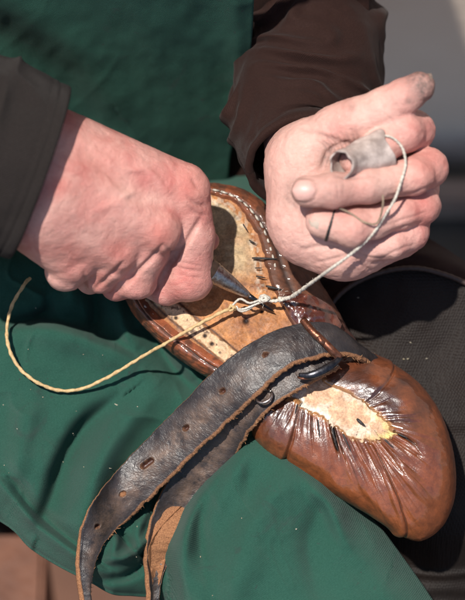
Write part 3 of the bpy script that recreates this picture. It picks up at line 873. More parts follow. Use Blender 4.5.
    burn = np.clip(sring(s, 8.8, 2.0) * 1.5 * sstep(.1, .7, tt + .25 * noise(s * 1.5, tt * 2, 0, 98)), 0, 1) + 0 * one
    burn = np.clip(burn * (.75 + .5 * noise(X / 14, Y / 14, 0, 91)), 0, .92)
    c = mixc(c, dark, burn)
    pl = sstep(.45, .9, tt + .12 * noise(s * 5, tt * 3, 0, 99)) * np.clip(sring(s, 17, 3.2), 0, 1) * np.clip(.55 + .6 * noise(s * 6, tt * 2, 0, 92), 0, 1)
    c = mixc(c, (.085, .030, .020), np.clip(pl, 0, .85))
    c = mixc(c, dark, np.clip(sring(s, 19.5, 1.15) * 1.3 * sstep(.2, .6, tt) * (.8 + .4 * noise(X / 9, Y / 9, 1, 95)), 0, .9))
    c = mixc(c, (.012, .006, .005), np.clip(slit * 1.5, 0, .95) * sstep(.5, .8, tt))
    c = mixc(c, red, rear * .8 + 0 * one)
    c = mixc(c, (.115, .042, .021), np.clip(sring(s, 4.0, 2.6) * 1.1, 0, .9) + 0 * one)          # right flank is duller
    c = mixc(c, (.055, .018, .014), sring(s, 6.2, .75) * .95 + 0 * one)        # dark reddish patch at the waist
    c = mixc(c, (.09, .035, .02), rear * np.clip(.2 + 1.1 * fbm(X / 7, Y / 7, 0, 96, 3), 0, .8))
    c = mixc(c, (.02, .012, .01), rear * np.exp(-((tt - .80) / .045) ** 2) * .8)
    c = mixc(c, (.045, .02, .012), np.exp(-((s - sc_) / .05) ** 2) * .7 * (tt < .95))
    c = mixc(c, (.42, .2, .07), sstep(.965, 1.0, tt) * (1 - rear) * .7)
    c = mixc(c, (.12, .036, .016), .6 * np.clip(sring(s, 12.6, 1.6), 0, 1) * sstep(.0, .7, tt) * sstep(.0, .9, .5 + .5 * noise(s * 2, tt * 2, 0, 97)))
    c = mixc(c, (.45, .20, .075), np.clip(-t * 3 - 1.0, 0, 1) * np.ones_like(X) * (s > 13) * (s < 16.6) * .8)
    gl = (.55 + .45 * sstep(.35, .8, tt + .15 * noise(s * 2.5, tt * 2, 0, 100))) * np.clip(1 - .75 * sring(s, 4.0, 2.6) - .6 * rear, .1, 1) + 0 * X
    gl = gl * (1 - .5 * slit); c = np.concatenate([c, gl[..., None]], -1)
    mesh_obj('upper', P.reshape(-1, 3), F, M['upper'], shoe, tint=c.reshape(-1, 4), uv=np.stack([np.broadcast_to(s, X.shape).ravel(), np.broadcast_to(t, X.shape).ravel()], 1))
    # underside closing plate: the top of the last side resting on the lap
    bot = G[0]; cpt = np.concatenate([ctr, (plane_z(ctr[:, 0], ctr[:, 1]) - 110)[:, None]], 1)
    Gb = np.stack([bot * (1 - k) + cpt * k for k in np.linspace(0, 1, 8)], 0)
    mesh_obj('sole', Gb.reshape(-1, 3), grid_faces(8, NS, True, True), M['upper'], shoe, tint=np.tile([.32, .17, .06], (8 * NS, 1)))
    return P
UP = shoe_upper()

def insole():
    I = UP[-1]; n = 110
    sp_ = crs_n([(190, 226), (204, 244), (216, 268), (232, 298), (262, 345), (300, 385), (322, 400), (346, 413), (370, 425)], 400)
    ctr = sp_[np.argmin(np.linalg.norm(I[:, None, :2] - sp_[None], axis=2), 1)]
    ii = np.argmin(np.linalg.norm(I[:, None, :2] - sp_[None], axis=2), 1).astype(float)
    for _ in range(900): ii = (np.roll(ii, 1) + 2 * ii + np.roll(ii, -1)) / 4
    ctr = np.stack([np.interp(ii, np.arange(400), sp_[:, c_]) for c_ in (0, 1)], 1)
    k = np.linspace(0, 1, n)[:, None]
    X = I[None, :, 0] * (1 - k) + ctr[None, :, 0] * k; Y = I[None, :, 1] * (1 - k) + ctr[None, :, 1] * k
    # start a little outside so it runs beneath the upper's edge
    X = X + (I[None, :, 0] - ctr[None, :, 0]) * .06 * (1 - k); Y = Y + (I[None, :, 1] - ctr[None, :, 1]) * .06 * (1 - k)
    Z = plane_z(X, Y) - 3.6
    fore = sstep(318, 345, X * .5 + Y * .5)
    Z = Z + fore * 1.5 + 1.1 * fbm(X / 16, Y / 16, 0, 101, 3) + .5 * fbm(X / 4, Y / 4, 0, 102, 2)
    # cuts, creases, awl holes
    for (hx, hy, r) in [(246, 321, 3.2), (275, 300, 2.6), (197, 296, 2), (205, 336, 2), (212, 344, 2.2), (176, 318, 1.6), (262, 312, 1.6)]:
        Z = Z - 3.2 * np.exp(-((X - hx) ** 2 + (Y - hy) ** 2) / r ** 2)
    # raised pale strip with broken edges along the left
    d1, s1, t1 = poly_d(X, Y, crs([(150, 288), (180, 316), (206, 337), (236, 362), (262, 382)], 4))
    strip = sstep(9, 6.5, d1 + 1.6 * noise(X / 4, Y / 4, 0, 103)) * (1 - fore)
    Z = Z + 2.2 * strip
    d2, s2, t2 = poly_d(X, Y, crs([(200, 196), (226, 205), (243, 222), (254, 246), (258, 268), (262, 292), (268, 306)], 4))
    heel = sstep(-1, 3, np.where(s2 > 0, d2, -d2)) * sstep(300, 265, Y + .35 * (X - 215)) * (1 - fore)
    Z = Z + 1.4 * np.exp(-(d2 / 3) ** 2) * (1 - fore)
    sc_c = np.zeros(X.shape + (3,)) + np.array([.34, .135, .045])
    def mx(c, k_, m): m = np.clip(m, 0, 1)[..., None]; return c * (1 - m) + np.array(k_) * m
    c = mx(sc_c, (.50, .22, .08), .5 + .8 * noise(X / 14, Y / 14, 0, 104))
    c = mx(c, (.20, .07, .03), .7 * sstep(.2, 1.0, fbm(X / 16, Y / 16, 0, 105, 3)))
    c = mx(c, (.44, .31, .175), heel * (.9 + .3 * noise(X / 10, Y / 10, 0, 106)))
    c = mx(c, (.27, .18, .10), heel * sstep(.3, 1.2, fbm(X / 9, Y / 9, 0, 107, 3)))
    c = mx(c, (.55, .46, .36), .55 * np.exp(-((d2 - 2) / 2.2) ** 2) * (noise(X / 3, Y / 3, 0, 108) > .05) * (1 - fore))
    c = mx(c, (.62, .42, .25), strip * .92); c = mx(c, (.08, .035, .02), strip * .8 * sstep(.62, .8, fbm(X / 4, Y / 4, 0, 109, 2)))
    c = mx(c, (.06, .025, .015), np.exp(-((d1 - 9.2) / 1.3) ** 2) * (1 - fore) * .9)
    pale = np.array([.60, .36, .22])
    c = mx(c, pale, fore); c = mx(c, (.70, .55, .42), fore * .8 * sstep(0, .7, fbm(X / 12, Y / 12, 0, 110, 3)))
    kk = np.broadcast_to(k, X.shape)
    c = mx(c, (.72, .68, .58), fore * sstep(.42, .12, kk + .12 * noise(X / 6, Y / 6, 0, 111)) * sring(SP[None, :], 18.6, 2.6))
    c = mx(c, (.66, .52, .18), fore * .8 * sstep(.55, .2, kk + .15 * noise(X / 5, Y / 5, 0, 112)) * sring(SP[None, :], 11.5, 1.7))
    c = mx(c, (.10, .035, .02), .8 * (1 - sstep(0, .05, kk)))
    for (hx, hy, r) in [(246, 321, 3.4), (275, 300, 2.8), (197, 296, 2.2), (205, 336, 2.2), (212, 344, 2.4), (176, 318, 1.8), (262, 312, 1.8)]:
        c = mx(c, (.02, .008, .006), np.exp(-(((X - hx) ** 2 + (Y - hy) ** 2) / r ** 2) ** 2))
    G = np.stack([X, Y, Z], -1)
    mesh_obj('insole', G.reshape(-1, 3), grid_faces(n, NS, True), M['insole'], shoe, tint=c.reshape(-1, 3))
insole()

def stick(name, pts, r, mat, parent, ns=8, lob=0, tw=0, n=14, label=None):
    V, F = tube_mesh(crs_n(pts, n), r, ns, lobes=lob, twist=tw)
    o = mesh_obj(name, V, F, mat, parent)
    if label: o['label'] = label
    return o
def onshoe(x, y, up=1.0): return (x, y, plane_z(x, y) + up)
# welt stitches: pale thread over the rim at the heel and down the left side
wl = crs_n([(204, 188), (226, 193), (246, 205), (262, 226), (271, 250), (276, 270)], 15)
for a, b in zip(wl[:-1], wl[1:]):
    p = a * .9 + b * .1; q = a * .2 + b * .8
    m_ = (p + q) / 2
    stick('stitch', [onshoe(*p, -3), onshoe(*m_, .5), onshoe(*q, -3)], 1.05, M['thread_pale'], shoe, 8, 3, .8)
wl = crs_n([(141, 303), (160, 322), (182, 341), (206, 358), (226, 369)], 10)
for a, b in zip(wl[:-1], wl[1:]):
    p = a * .85 + b * .15; q = a * .3 + b * .7
    m_ = (p + q) / 2
    stick('stitch', [onshoe(*p, -4.5), onshoe(*m_, -2.2), onshoe(*q, -4.5)], 1.3, M['thread_pale'], shoe, 8, 3, .8)
# dark lasting pegs and tacks
for (x0, y0, x1, y1, r) in [(252, 258, 278, 259, 1.5), (266, 286, 282, 290, 1.6), (256, 276, 266, 278, 1.0), (243, 224, 248, 232, .9), (249, 240, 256, 244, .9), (357, 419, 365, 426, 2.0), (255, 268, 262, 268, .8)]:
    stick('tack', [onshoe(x0, y0, 2.5 + 0), onshoe((x0 + x1) / 2, (y0 + y1) / 2, 3.6), onshoe(x1, y1, .6)], np.array([.5, .8, .75, .8, .7, .65, .5, .3]) * r, M['black'], shoe, 8, n=8)
def pt_upper(s, t):
    i = int((t) * 189) + 29; j = int((s % 28) * 44); return UP[i, j]
for s_, t0, t1 in [(15.5, .86, .99), (16.35, .78, .98), (17.0, .80, .97), (18.1, .88, .99), (12.2, .9, .99), (11.0, .88, .99)]:
    stick('lasting_stitch', [pt_upper(s_, t0) + [0, 0, -.6], pt_upper(s_ + .02, (t0 + t1) / 2) + [0, 0, .9], pt_upper(s_, t1) + [0, 0, -.6]], np.linspace(.45, 1.0, 14), M['black'], shoe, 8, 3, .8)
# ragged flap of dark red leather under the awl, right of the seam
def flap():
    A = crs_n([(281, 296), (296, 293), (316, 297), (332, 308), (342, 324)], 50); B = crs_n([(284, 306), (292, 318), (302, 328), (318, 336), (336, 342)], 50)
    n = 30; G = np.zeros((n, 50, 3))
    for i in range(n):
        t = i / (n - 1); p = A * (1 - t) + B * t
        z = plane_z(p[:, 0], p[:, 1]) + 3 + 5 * np.sin(t * np.pi) + 1.4 * fbm(p[:, 0] / 6, p[:, 1] / 6, 0, 121, 3) - np.maximum(p[:, 0] - 305, 0) * .45
        G[i] = np.concatenate([p, z[:, None]], 1)
    e0 = G[0].copy(); e0[:, 2] -= 8; e1 = G[-1].copy(); e1[:, 2] -= 8
    G = np.concatenate([e0[None], G, e1[None]], 0)
    X, Y = G[..., 0], G[..., 1]
    c = np.zeros(X.shape + (3,)) + np.array([.075, .022, .016]); m = np.clip(.9 * fbm(X / 7, Y / 7, 0, 122, 2), 0, 1)[..., None]
    c = c * (1 - m) + np.array([.16, .05, .03]) * m
    o = mesh_obj('lining_flap', G.reshape(-1, 3), grid_faces(G.shape[0], 50, flip=True), M['upper'], shoe, tint=c.reshape(-1, 3)); o['label'] = 'dark red ragged leather flap'
flap()

# ================================================================ STRAP
strap = thing('stirrup_strap', (190, 430, -30), 'cracked black leather strap with punch holes and copper buckle binding the shoe to the lap', 'strap')
HOLES = [(266, 355, 2.6, 0), (223, 391, 2.8, 0), (186, 428, 2.8, 0), (150, 462, 2.6, 6), (123, 494, 2.6, 0), (97, 526, 2.4, 0)]
def ribbon(name, A, B, thick, holes, worn, parent, bow=2.0, n=640, m=72, raw_right=True, seed=0, g3=1.0):
    A = crs_n(A, n); B = crs_n(B, n); C = (A + B) / 2
    L = np.concatenate([[0], np.cumsum(np.linalg.norm(np.diff(C, axis=0), axis=1))]) * S
    T = np.gradient(C, axis=0); T /= np.linalg.norm(T, axis=1)[:, None]
    ac = B - A; wdt = np.linalg.norm(ac, axis=1)[:, None]; ac = ac / wdt
    Nn = np.cross(T, ac); Nn /= np.linalg.norm(Nn, axis=1)[:, None]
    Nn *= np.sign(Nn[n // 3, 2])
    u = np.linspace(0, 1, m)
    jagA = .9 * noise(np.arange(n) / 9., 0, 0, 131 + seed) + .5 * noise(np.arange(n) / 2.5, 0, 0, 132 + seed)
    jagB = .8 * noise(np.arange(n) / 14., 0, 0, 133 + seed) + .5 * noise(np.arange(n) / 3., 0, 0, 134 + seed)
    A = A + ac * jagA[:, None] * .5; B = B + ac * jagB[:, None]
    top = A[:, None] * (1 - u)[None, :, None] + B[:, None] * u[None, :, None]
    X, Y = top[..., 0], top[..., 1]
    d = bow * np.sin(u * np.pi)[None, :] + .9 * fbm(X / 22, Y / 22, 0, 135 + seed, 3)
    tint = np.zeros((n, m, 3)); 
    tint[..., 1] = np.clip(np.exp(-((u - .55) / .30) ** 2)[None, :] * worn(np.linspace(0, 1, n))[:, None], 0, 1)
    for hx, hy, r, el in holes:
        hd, _ = seg(X, Y, (hx - el, hy + el * .7), (hx + el * .2, hy - el * .2)) if el else (np.hypot(X - hx, (Y - hy) * 1.15 + .3 * (X - hx)) + .7 * noise(X / 2.2, Y / 2.2, 0, 141), 0)
        h = np.exp(-(hd / r) ** 4); d = d - 5.5 * h; d = d + .35 * np.exp(-((hd - r - 1) / 1.5) ** 2)
        tint[..., 2] = np.maximum(tint[..., 2], h); tint[..., 0] = np.maximum(tint[..., 0], .8 * np.exp(-((hd - r * .95) / .9) ** 2) * (noise(X / 2, Y / 2, 0, 140) > -.4))
    bt_ = np.array(crs(BOT, 6)); yc_ = np.minimum(top[..., 1], np.interp(top[..., 0], bt_[:, 0], bt_[:, 1]) - 20)
    lift = zlap(top[..., 0], yc_, g3) + (11 if g3 else 3)
    lift = np.where(np.arange(n)[:, None] > n * .35, lift, -999)
    q = np.maximum(lift - top[..., 2], -40); add = np.where(q > 25, q, .5 * (q + np.sqrt(q * q + 40)))
    for _ in range(320): add[1:-1] = (add[:-2] + add[1:-1] * 2 + add[2:]) / 4
    top[..., 2] += add
    top = top + Nn[:, None] * d[..., None]
    # raw side strips and the flesh side
    k = 7; fr = np.linspace(0, 1, k)[1:]
    fz = .8 * fbm(np.arange(n)[:, None] / 3., fr[None, :] * 3, 0, 150 + seed, 2) + .5
    sB = top[:, -1][:, None] + ac[:, None] * ((np.sin(fr * np.pi) * 1.8)[None, :] + fz)[..., None] - Nn[:, None] * (fr * thick)[None, :, None]
    sA = top[:, 0][:, None] - ac[:, None] * ((np.sin(fr * np.pi) * 1.2)[None, :])[..., None] - Nn[:, None] * (fr * thick)[None, :, None]
    bt = sB[:, -1][:, None] * (1 - np.linspace(0, 1, 24)[1:-1])[None, :, None] + sA[:, -1][:, None] * np.linspace(0, 1, 24)[1:-1][None, :, None]
    G = np.concatenate([top, sB, bt, sA[:, ::-1]], 1)
    tr = np.zeros((n, G.shape[1], 3)); tr[:, :m] = tint; tr[:, m:, 0] = 1
    e = np.clip(sstep(1 - 2.2 / 60, 1, u), 0, 1); tr[:, :m, 0] = np.maximum(tr[:, :m, 0], e[None, :] * .8)
    cum = np.concatenate([[0], np.cumsum(np.linalg.norm(np.diff(G[n // 2], axis=0), axis=1))]) * S
    UV = np.stack(np.broadcast_arrays(cum[None, :], L[:, None]), -1)
    nc = G.shape[1]
    F = grid_faces(n, nc, True)
    F = F.tolist() + [list(range(nc)), [(n - 1) * nc + j for j in range(nc)][::-1]]
    o = mesh_obj(name, G.reshape(-1, 3), F, M['strap'], parent, uv=UV.reshape(-1, 2), tint=tr.reshape(-1, 3))
    return o, top, ac, Nn

A1 = [(378, 392, -60), (381, 362, -22), (352, 338, 8), (328, 323, 22), (296, 324, 30), (256, 340, 36), (218, 368, 32), (184, 402, 14), (150, 436, -2), (118, 470, -8), (95, 500, -6), (82, 530, 0), (80, 562, -4), (84, 596, -22), (92, 640, -60)]
B1 = [(384, 402, -66), (379, 376, -30), (368, 359, 6), (345, 352, 28), (318, 355, 42), (288, 365, 50), (256, 393, 48), (224, 424, 32), (190, 455, 14), (160, 486, 2), (134, 512, -6), (112, 534, -12), (98, 556, -18), (91, 590, -34), (97, 640, -66)]
main_o, TOP1, AC1, NN1 = ribbon('strap_band', A1, B1, 6.5, HOLES, lambda t: np.interp(t, [0, .25, .38, .5, .65, .8, 1], [.1, .1, .5, .95, .9, .75, .5]), strap)
A2 = [(318, 346, 26), (288, 358, 34), (258, 380, 32), (228, 408, 18), (198, 440, 2), (172, 476, -12), (157, 505, -18), (150, 532, -14), (147, 552, -12), (150, 576, -20), (151, 602, -34), (150, 640, -60)]
B2 = [(340, 366, 28), (318, 377, 36), (293, 391, 41), (266, 410, 38), (246, 434, 18), (234, 456, 0), (216, 486, -14), (198, 512, -24), (182, 536, -38), (170, 558, -50), (160, 590, -66), (158, 640, -90)]
under_o, TOP2, AC2, NN2 = ribbon('strap_tail', A2, B2, 5.5, [], lambda t: np.interp(t, [0, .2, .5, .8, 1], [.2, .9, 1.0, .4, .1]), strap, bow=-1.5, n=480, seed=5, g3=0.0)
under_o['label'] = 'worn brown lower layer of the strap'
# flesh side of the folded tail
A3 = [(181, 506, -22), (163, 524, -16), (151, 541, -11), (148, 556, -13), (152, 578, -24), (154, 606, -42)]
B3 = [(183, 512, -32), (172, 538, -34), (166, 558, -36), (162, 574, -40), (157, 592, -48), (153, 604, -56)]
def turned():
    n = 120; A = crs_n(A3, n); B = crs_n(B3, n); m = 30; u = np.linspace(0, 1, m)
    G = A[:, None] * (1 - u)[None, :, None] + B[:, None] * u[None, :, None]
    G[..., 2] = np.maximum(G[..., 2], zlap(G[..., 0], G[..., 1], 0) + 3); G[..., 2] -= 3 * np.sin(u * np.pi)[None, :]; G[..., 2] += .9 * fbm(G[..., 0] / 3, G[..., 1] / 3, 0, 161, 2) + 2
    G2 = G[:, ::-1].copy(); G2[..., 2] -= 5
    G = np.concatenate([G, G2], 1); nc = 2 * m
    F = grid_faces(n, nc, True).tolist() + [list(range(nc))[::-1], [(n - 1) * nc + j for j in range(nc)]]
    o = mesh_obj('flesh_side', G.reshape(-1, 3), F, M['strap'], strap, uv=np.zeros((n * nc, 2)), tint=np.tile([1, 0, 0], (n * nc, 1)))
    o['label'] = 'raw orange suede inside of the folded strap'
turned()
# torn fibres on the raw edges
def fray(name, edges):
    parts = []
    for TOP, AC, NN, n, i0, i1, jl in edges:
        for _ in range(n):
            i = random.randint(i0, i1 - 1); p = TOP[i, -1] - NN[i] * random.uniform(.2, 5); a = AC[i]
            T = TOP[min(i + 3, len(TOP) - 1), -1] - TOP[i, -1]; T = T / (np.linalg.norm(T) + 1e-9)
            ln = random.uniform(.8, 2.6) if random.random() < .85 else random.uniform(3, jl)
            d1 = a * random.uniform(.4, 1) + T * random.uniform(-.8, .8) + NN[i] * random.uniform(-.5, .5)
            d2 = d1 + np.array([random.uniform(-.8, .8), random.uniform(-.8, .8), random.uniform(-.6, .3)])
            parts.append(tube_mesh(np.array([p, p + d1 * ln * .5, p + d1 * ln * .5 + d2 * ln * .5]), [.42, .34, .16], 5))
    V, F = merge(parts)
    o = mesh_obj(name, V, F, simple('raw_fibre_' + name, (.26, .11, .045), (.45, .24, .11), 700, (.8, .9)), strap); o['kind'] = 'stuff'; return o
fray('fraying', [(TOP1, AC1, NN1, 420, 90, 600, 6), (TOP2, AC2, NN2, 200, 20, 330, 5)])

# buckle: bar, frame and little roller ring
bk = thing  # (parts of the strap)
def barfrom(name, pts, r, mat, parent, **k): return stick(name, pts, r, mat, parent, 16, **k)
o_bar = barfrom('buckle', [(303, 320, 30), (312, 331, 38), (322, 340, 42), (332, 350, 43), (340, 358, 41)], [3.9] * 30, M['copper'], strap, n=30)
V, F = tube_mesh(crs_n([(299, 375, 50), (309, 375.5, 53), (320, 372, 53), (332, 365, 49), (341, 357, 42)], 30), np.interp(np.linspace(0, 1, 30), [0, .25, .6, 1], [2.2, 4, 4.4, 3.0]), 16, flat=.6)
mesh_obj('buckle_frame', V, F, M['iron'], o_bar)
V, F = tube_mesh(crs_n([(319, 337, 44), (321, 341, 46), (324, 343, 45)], 10), 2.6, 12); mesh_obj('buckle_rivet', V, F, M['copper'], o_bar)
V, F = tube_mesh(crs_n([(298, 377, 48), (303, 378.5, 51), (316, 376, 53), (330, 368.5, 50)], 24), 1.3, 10); mesh_obj('buckle_lip', V, F, M['copper'], o_bar)
# loop ring
a = np.linspace(0, 2 * np.pi, 41)
rg = np.stack([264 + 8.5 * np.cos(a) * .85 + 3 * np.sin(a), 396 + 5.5 * np.sin(a) - 4 * np.cos(a), 43 + 6 * np.sin(a)], 1)
V, F = tube_mesh(rg, 1.5, 10); mesh_obj('keeper_ring', V, F, M['steel'], strap)

# ================================================================ AWL
awl = thing('awl', (232, 286, 25), 'steel sewing awl gripped in the fist, its point beside the knot', 'awl')
ap = np.array([(170, 243, 62), (214, 274, 40), (226, 282, 34), (248, 297, 23), (271, 310, 8)], float)
def lathe(name, prof, a, b, mat, parent, ns=28):
    """prof: list of (t, r) along a->b"""
    a = np.array(a, float); b = np.array(b, float)
    ts = np.array([p[0] for p in prof]); rs = np.array([p[1] for p in prof])
    V, F = tube_mesh(a + np.outer(ts, b - a), rs, ns)
    return mesh_obj(name, V, F, mat, parent)
a0, b0 = (212, 272, 18), (272, 310.5, -4)
lathe('handle', [(-.9, 9), (-.85, 13), (-.5, 15), (-.2, 13), (0, 11.6), (.02, 10.2)], a0, b0, M['wood'], awl)
lathe('ferrule', [(-.02, 11.4), (0, 11.4), (.03, 11.6), (.05, 10.6), (.08, 11.0), (.11, 10.2), (.2, 9.4), (.35, 7.3), (.48, 5.3), (.57, 3.9), (.61, 3.2), (.615, 2.4)], a0, b0, M['steel'], awl)
lathe('blade', [(.58, 2.9), (.7, 2.3), (.85, 1.8), (.97, 1.2), (1.04, .3)], a0, b0, M['iron'], awl, 12)

# ================================================================ THREADS
th = thing('thread', (60, 391, -50), 'tan waxed thread looping across the green apron to a knot on the shoe', 'thread')
def zl(x, y, up): return float(zlap(np.array([float(x)]), np.array([float(y)]))[0]) + up
pts = [(30, 278, 0), (22, 288, 0), (12, 306, 0), (7, 326, 0), (8, 346, 0), (18, 366, 0), (36, 382, 0), (60, 390.5, 0), (84, 388, 0), (110, 376, 0)]
ups = [20, 22, 22, 20, 17, 14, 11, 9, 11, 20]
pts = [(x, y, max(zl(x, y, u), -52)) for (x, y, _), u in zip(pts, ups)] + [(140, 358, -20), (168, 342, 2), (192, 328, 8), (214, 316, 5), (229, 309, 2)]
V, F = tube_mesh(crs_n(pts, 900) + np.stack([.35 * noise(np.arange(900) / 14., 0, 0, 201), .35 * noise(np.arange(900) / 14., 0, 0, 202), 0 * np.arange(900)], 1), 1.7 * (1 + .12 * noise(np.arange(900) / 8., 0, 0, 203)), 14, lobes=2, twist=.30, amp=.09); mesh_obj('strand', V, F, M['thread_tan'], th)
def knot(name, cx, cy, cz, r, mat, parent, n=26, seed=1, tr=1.3):
    rr = random.Random(seed); P = []
    for i in range(n):
        a = i * 2.1 + rr.uniform(-.4, .4); b = rr.uniform(-1.2, 1.2)
        P.append((cx + r * math.cos(a) * math.cos(b) * 1.25, cy + r * math.sin(a) * math.cos(b) * .85, cz + r * .8 * math.sin(b)))
    V, F = tube_mesh(crs(P, 8), tr, 9, lobes=3, twist=.6, amp=.15); mesh_obj(name, V, F, mat, parent)
knot('knot', 232, 308, 3, 3.6, M['thread_tan'], th, 16, 3)
for q in ([(232, 306, 3), (240, 299, 6), (250, 303, 7), (262, 299, 5)], [(234, 309, 2), (244, 309, 4), (254, 305, 5), (264, 301, 4)], [(236, 306, 4), (240, 311, 4), (247, 310, 3), (258, 303, 4)]):
    V, F = tube_mesh(crs_n(q, 40), 1.15, 9, lobes=3, twist=.6); mesh_obj('strand', V, F, M['thread_pale'], th)

tp = thing('thread', (293, 297, 10), 'pale linen thread pulled taut from the shoe and wound round the raised hand', 'thread')
q = [(262, 300, 4), (274, 301, 5), (284, 299, 9), (293, 296, 20), (312, 282.5, 64), (332, 268, 103), (351, 254, 113), (364, 243, 117), (375, 231, 121), (386, 214, 126), (395, 199, 130), (401, 182, 129), (405.5, 166, 124), (404, 152, 121), (399, 143, 120), (391, 137, 121.5), (382, 136, 120), (373, 141, 106)]
Pq = crs_n(q, 700); rad = np.interp(np.linspace(0, 1, 700), [0, .1, .16, .3, .45, 1], [1.4, 1.8, 1.9, 1.6, 1.4, 1.2])
rad = rad * (1 + .15 * noise(np.arange(700) / 9., 0, 0, 171) * np.linspace(1.6, .3, 700))
V, F = tube_mesh(Pq, rad, 14, lobes=3, twist=.5, amp=.17); mesh_obj('strand', V, F, M['thread_pale'], tp)
knot('knot', 264, 299, 5, 4.6, M['thread_pale'], tp, 30, 5, 1.35)
knot('knot', 282, 299, 8, 2.8, M['thread_pale'], tp, 12, 9, 1.2)
V, F = tube_mesh(crs_n([(339, 208, 133), (350, 213, 131), (364, 222, 131), (375, 224, 129), (380, 218, 130), (383, 205, 138), (383, 195, 139)], 160), 1.0, 10, lobes=3, twist=.7); mesh_obj('loop', V, F, M['thread_brown'], tp)
# dark cord round the curled fingertip
an = np.linspace(-1.9, 2.0, 40)
c0 = np.array([327, 224, 110.]); axd = np.array([.9, -.05, .1]); 
cd = np.stack([331 - 5 * np.sin(an) , 223.5 + 16.6 * np.sin(an), 111.5 + 17.0 * np.cos(an)], 1)
V, F = tube_mesh(cd, 1.5, 10, lobes=3, twist=.7); mesh_obj('cord', V, F, M['black'], tp)
# fuzz of loose fibres round the knots and the taut end
parts = []
for _ in range(34):
    i = random.randint(20, 330); p = Pq[i] if random.random() < .5 else np.array([random.uniform(252, 300), random.uniform(290, 306), random.uniform(2, 9)])
    d = np.array([random.gauss(0, 1), random.gauss(0, 1), abs(random.gauss(0, .6))]); d /= np.linalg.norm(d); ln = random.uniform(1.5, 5)
    e = p + d * ln; mm = (p + e) / 2 + np.array([random.gauss(0, .8), random.gauss(0, .8), .4])
    parts.append(tube_mesh(np.array([p, mm, e]), [.22, .18, .1], 5))
V, F = merge(parts); o = mesh_obj('fuzz', V, F, M['thread_pale'], tp); o['kind'] = 'stuff'

# ================================================================ FINGER GUARD
def guard():
    n, m = 70, 90
    C = crs_n([(341, 165, 140), (347, 163, 130), (360, 158, 118), (381, 151, 107)], n)
    ra = np.interp(np.linspace(0, 1, n), [0, .15, .5, .8, 1], [14.6, 15.4, 17.4, 20.4, 22.6])
    T = np.gradient(C, axis=0); T /= np.linalg.norm(T, axis=1)[:, None]
    a = np.arange(m) / m * 2 * np.pi
    def shell(off):
        G = np.zeros((n, m, 3))
        for i in range(n):
            u = np.array([0, -.25, 1.0]); u -= T[i] * np.dot(u, T[i]); u /= np.linalg.norm(u); v = np.cross(T[i], u)
            r = ra[i] + off + 1.3 * noise(np.cos(a) * 1.4, np.sin(a) * 1.4, i / 22, 181) + .8 * np.maximum(0, noise(np.cos(a) * 3, np.sin(a) * 3, i / 9, 182))
            ex = .5 * (i == 0) * 0
            sh = (noise(np.cos(a) * 1.7, np.sin(a) * 1.7, 0, 183) * 3.5) * (1 - i / (n - 1)) + (noise(np.cos(a) * 1.4, np.sin(a) * 1.4, 5, 184) * 6 + 5 * np.maximum(0, -np.sin(a - .3))) * (i / (n - 1)) * 1.0
            G[i] = C[i] + np.outer(r * np.cos(a), u) + np.outer(r * np.sin(a), v) + np.outer(sh, T[i])
        return G
    o_, i_ = shell(0), shell(-1.8)
    G = np.concatenate([o_, i_[::-1]], 0)
    F = grid_faces(2 * n, m, True).tolist()
    F += [[(2 * n - 1) * m + j, (2 * n - 1) * m + (j + 1) % m, (j + 1) % m, j] for j in range(m)]
    g = mesh_obj('finger_guard', G.reshape(-1, 3), F, M['wrap'], None)
    props(g, 'thin grey leather sheath wrapped round the curled forefinger of the raised hand', 'finger guard')
guard()

# ================================================================ LINT
def lint():
    parts = []
    for _ in range(50):
        x, y = random.uniform(0, 420), random.uniform(270, 600)
        if random.random() < .45: x, y = random.uniform(0, 150), random.uniform(300, 560)
        if y > 500 + .0 and x < 60 or (x > 160 and y < 430) or x > 330 and y < 560: continue
        z = zl(x, y, .1); r = random.uniform(.3, .7); a = random.uniform(0, 6.3); l = random.uniform(.2, 1.1) if random.random() < .9 else random.uniform(2, 3.5)
        p = np.array([(x - math.cos(a) * l, y - math.sin(a) * l, z), (x, y, z + .5), (x + math.cos(a + .5) * l, y + math.sin(a + .5) * l, z)])
        parts.append(tube_mesh(p, [r * .6, r, r * .5], 6))
    for _ in range(26):
        x, y = random.uniform(350, 440), random.uniform(290, 360)
        if _ > 12: continue
        z = (-88 + .1 * (y - 300) - .003 * max(400 - x, 0) ** 2 + 1.5) if _ <= 12 else (34 - 1.45 * y - .0007 * (x - 120) ** 2 + 6)
        r = random.uniform(.3, .9); p = np.array([(x - 1, y, z), (x, y, z + .4), (x + 1, y + random.uniform(-1, 1), z)]); parts.append(tube_mesh(p, [r * .6, r, r * .6], 6))
    V, F = merge(parts); o = mesh_obj('lint', V, F, M['lint']); props(o, 'pale lint and leather crumbs on the apron and trousers', 'lint', kind='stuff')
lint()

# ================================================================ BACKGROUND
def box_w(name, lo, hi, mat, parent=None, bev=.004, rot=0):
    bm = bmesh.new(); bmesh.ops.create_cube(bm, size=1)
    lo, hi = np.array(lo), np.array(hi)
    for v in bm.verts: v.co = Vector(((v.co.x + .5) * (hi - lo)[0] + lo[0], (v.co.y + .5) * (hi - lo)[1] + lo[1], (v.co.z + .5) * (hi - lo)[2] + lo[2]))
    bmesh.ops.bevel(bm, geom=bm.edges[:], offset=bev, segments=2, affect='EDGES')
    bm.verts.ensure_lookup_table()
    V = np.array([v.co for v in bm.verts]); F = [[v.index for v in f.verts] for f in bm.faces]; bm.free()
    return mesh_obj(name, V, F, mat, parent, world=True, smooth=False)
g = np.meshgrid(np.linspace(-6, 6, 60), np.linspace(-5, 7, 60)); GV = np.stack([g[0], g[1], .01 * noise(g[0] * 3, g[1] * 3, 0, 191)], -1).reshape(-1, 3)
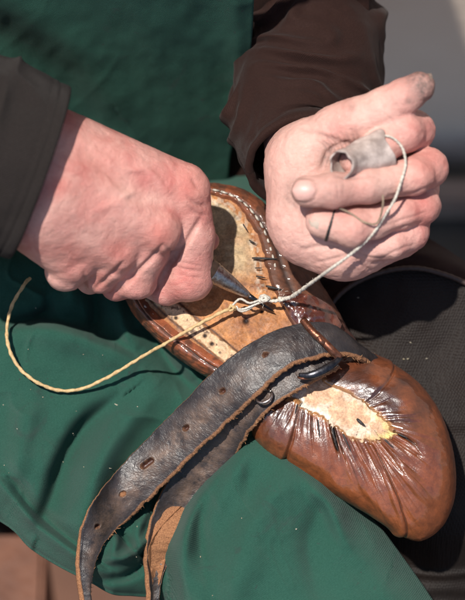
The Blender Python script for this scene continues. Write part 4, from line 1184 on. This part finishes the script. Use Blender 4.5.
gr = mesh_obj('ground', GV, grid_faces(60, 60), M['ground'], None, world=True); props(gr, kind='structure')
wl_ = box_w('wall', (-3, .43, -.05), (3, .63, 2.6), M['wall']); props(wl_, 'pale grey plaster wall out of focus behind the cobbler', 'wall')
bench = bpy.data.objects.new('bench', None); col.objects.link(bench); bench.location = (.3, .3, 0); ROOTLOC['bench'] = np.array([.3, .3, 0])
props(bench, 'dark blurred wooden bench along the pale wall', 'bench')
box_w('seat', (-.6, .12, .09), (1.2, .42, .12), M['bench'], bench); box_w('leg', (-.5, .16, 0.0), (-.42, .40, .088), M['bench'], bench); box_w('leg', (1.05, .16, 0.0), (1.13, .40, .088), M['bench'], bench)
box_w('rail', (.10, .36, .122), (1.2, .385, .15), M['bench_edge'], bench)
crate = box_w('crate', (-.62, -.42, .0), (-.13, .02, .26), M['crate']); props(crate, 'orange brown wooden crate blurred on the ground below the apron', 'crate')

# ================================================================ CAMERA, LIGHT
cam = bpy.data.cameras.new('camera'); co = bpy.data.objects.new('camera', cam); col.objects.link(co)
co.location = Vector(CEN + AN * D * S); co.rotation_euler = (math.pi / 2 - PITCH, 0, 0)
cam.sensor_fit = 'VERTICAL'; cam.sensor_height = 36; cam.lens = 36 * D / 600.0
cam.clip_end = 60; cam.clip_start = .05
cam.dof.use_dof = True; cam.dof.focus_distance = D * S - 0.005; cam.dof.aperture_fstop = 5.6
sc.camera = co

sv = AX * -.24 + AU * .34 + AN * .91; sv /= np.linalg.norm(sv)
sun = bpy.data.lights.new('sun', 'SUN'); so = bpy.data.objects.new('sun', sun); col.objects.link(so)
so.rotation_euler = Vector(-sv).to_track_quat('-Z', 'Y').to_euler(); so.location = (-1, -2, 3)
sun.energy = 4.7; sun.angle = R(1.0); sun.color = (1, .95, .88)
el = math.asin(sv[2]); az = math.atan2(sv[0], sv[1])
w = bpy.data.worlds.new('World'); sc.world = w; w.use_nodes = True
nt = w.node_tree; sky = nt.nodes.new('ShaderNodeTexSky'); sky.sky_type = 'NISHITA'; sky.sun_disc = False
sky.sun_elevation = el; sky.sun_rotation = az
bg = nt.nodes['Background']; nt.links.new(sky.outputs[0], bg.inputs[0]); bg.inputs[1].default_value = .09
sc.view_settings.view_transform = 'Standard'; sc.view_settings.look = 'None'; sc.view_settings.exposure = 0.32; sc.view_settings.gamma = 1
sc.cycles.max_bounces = 8
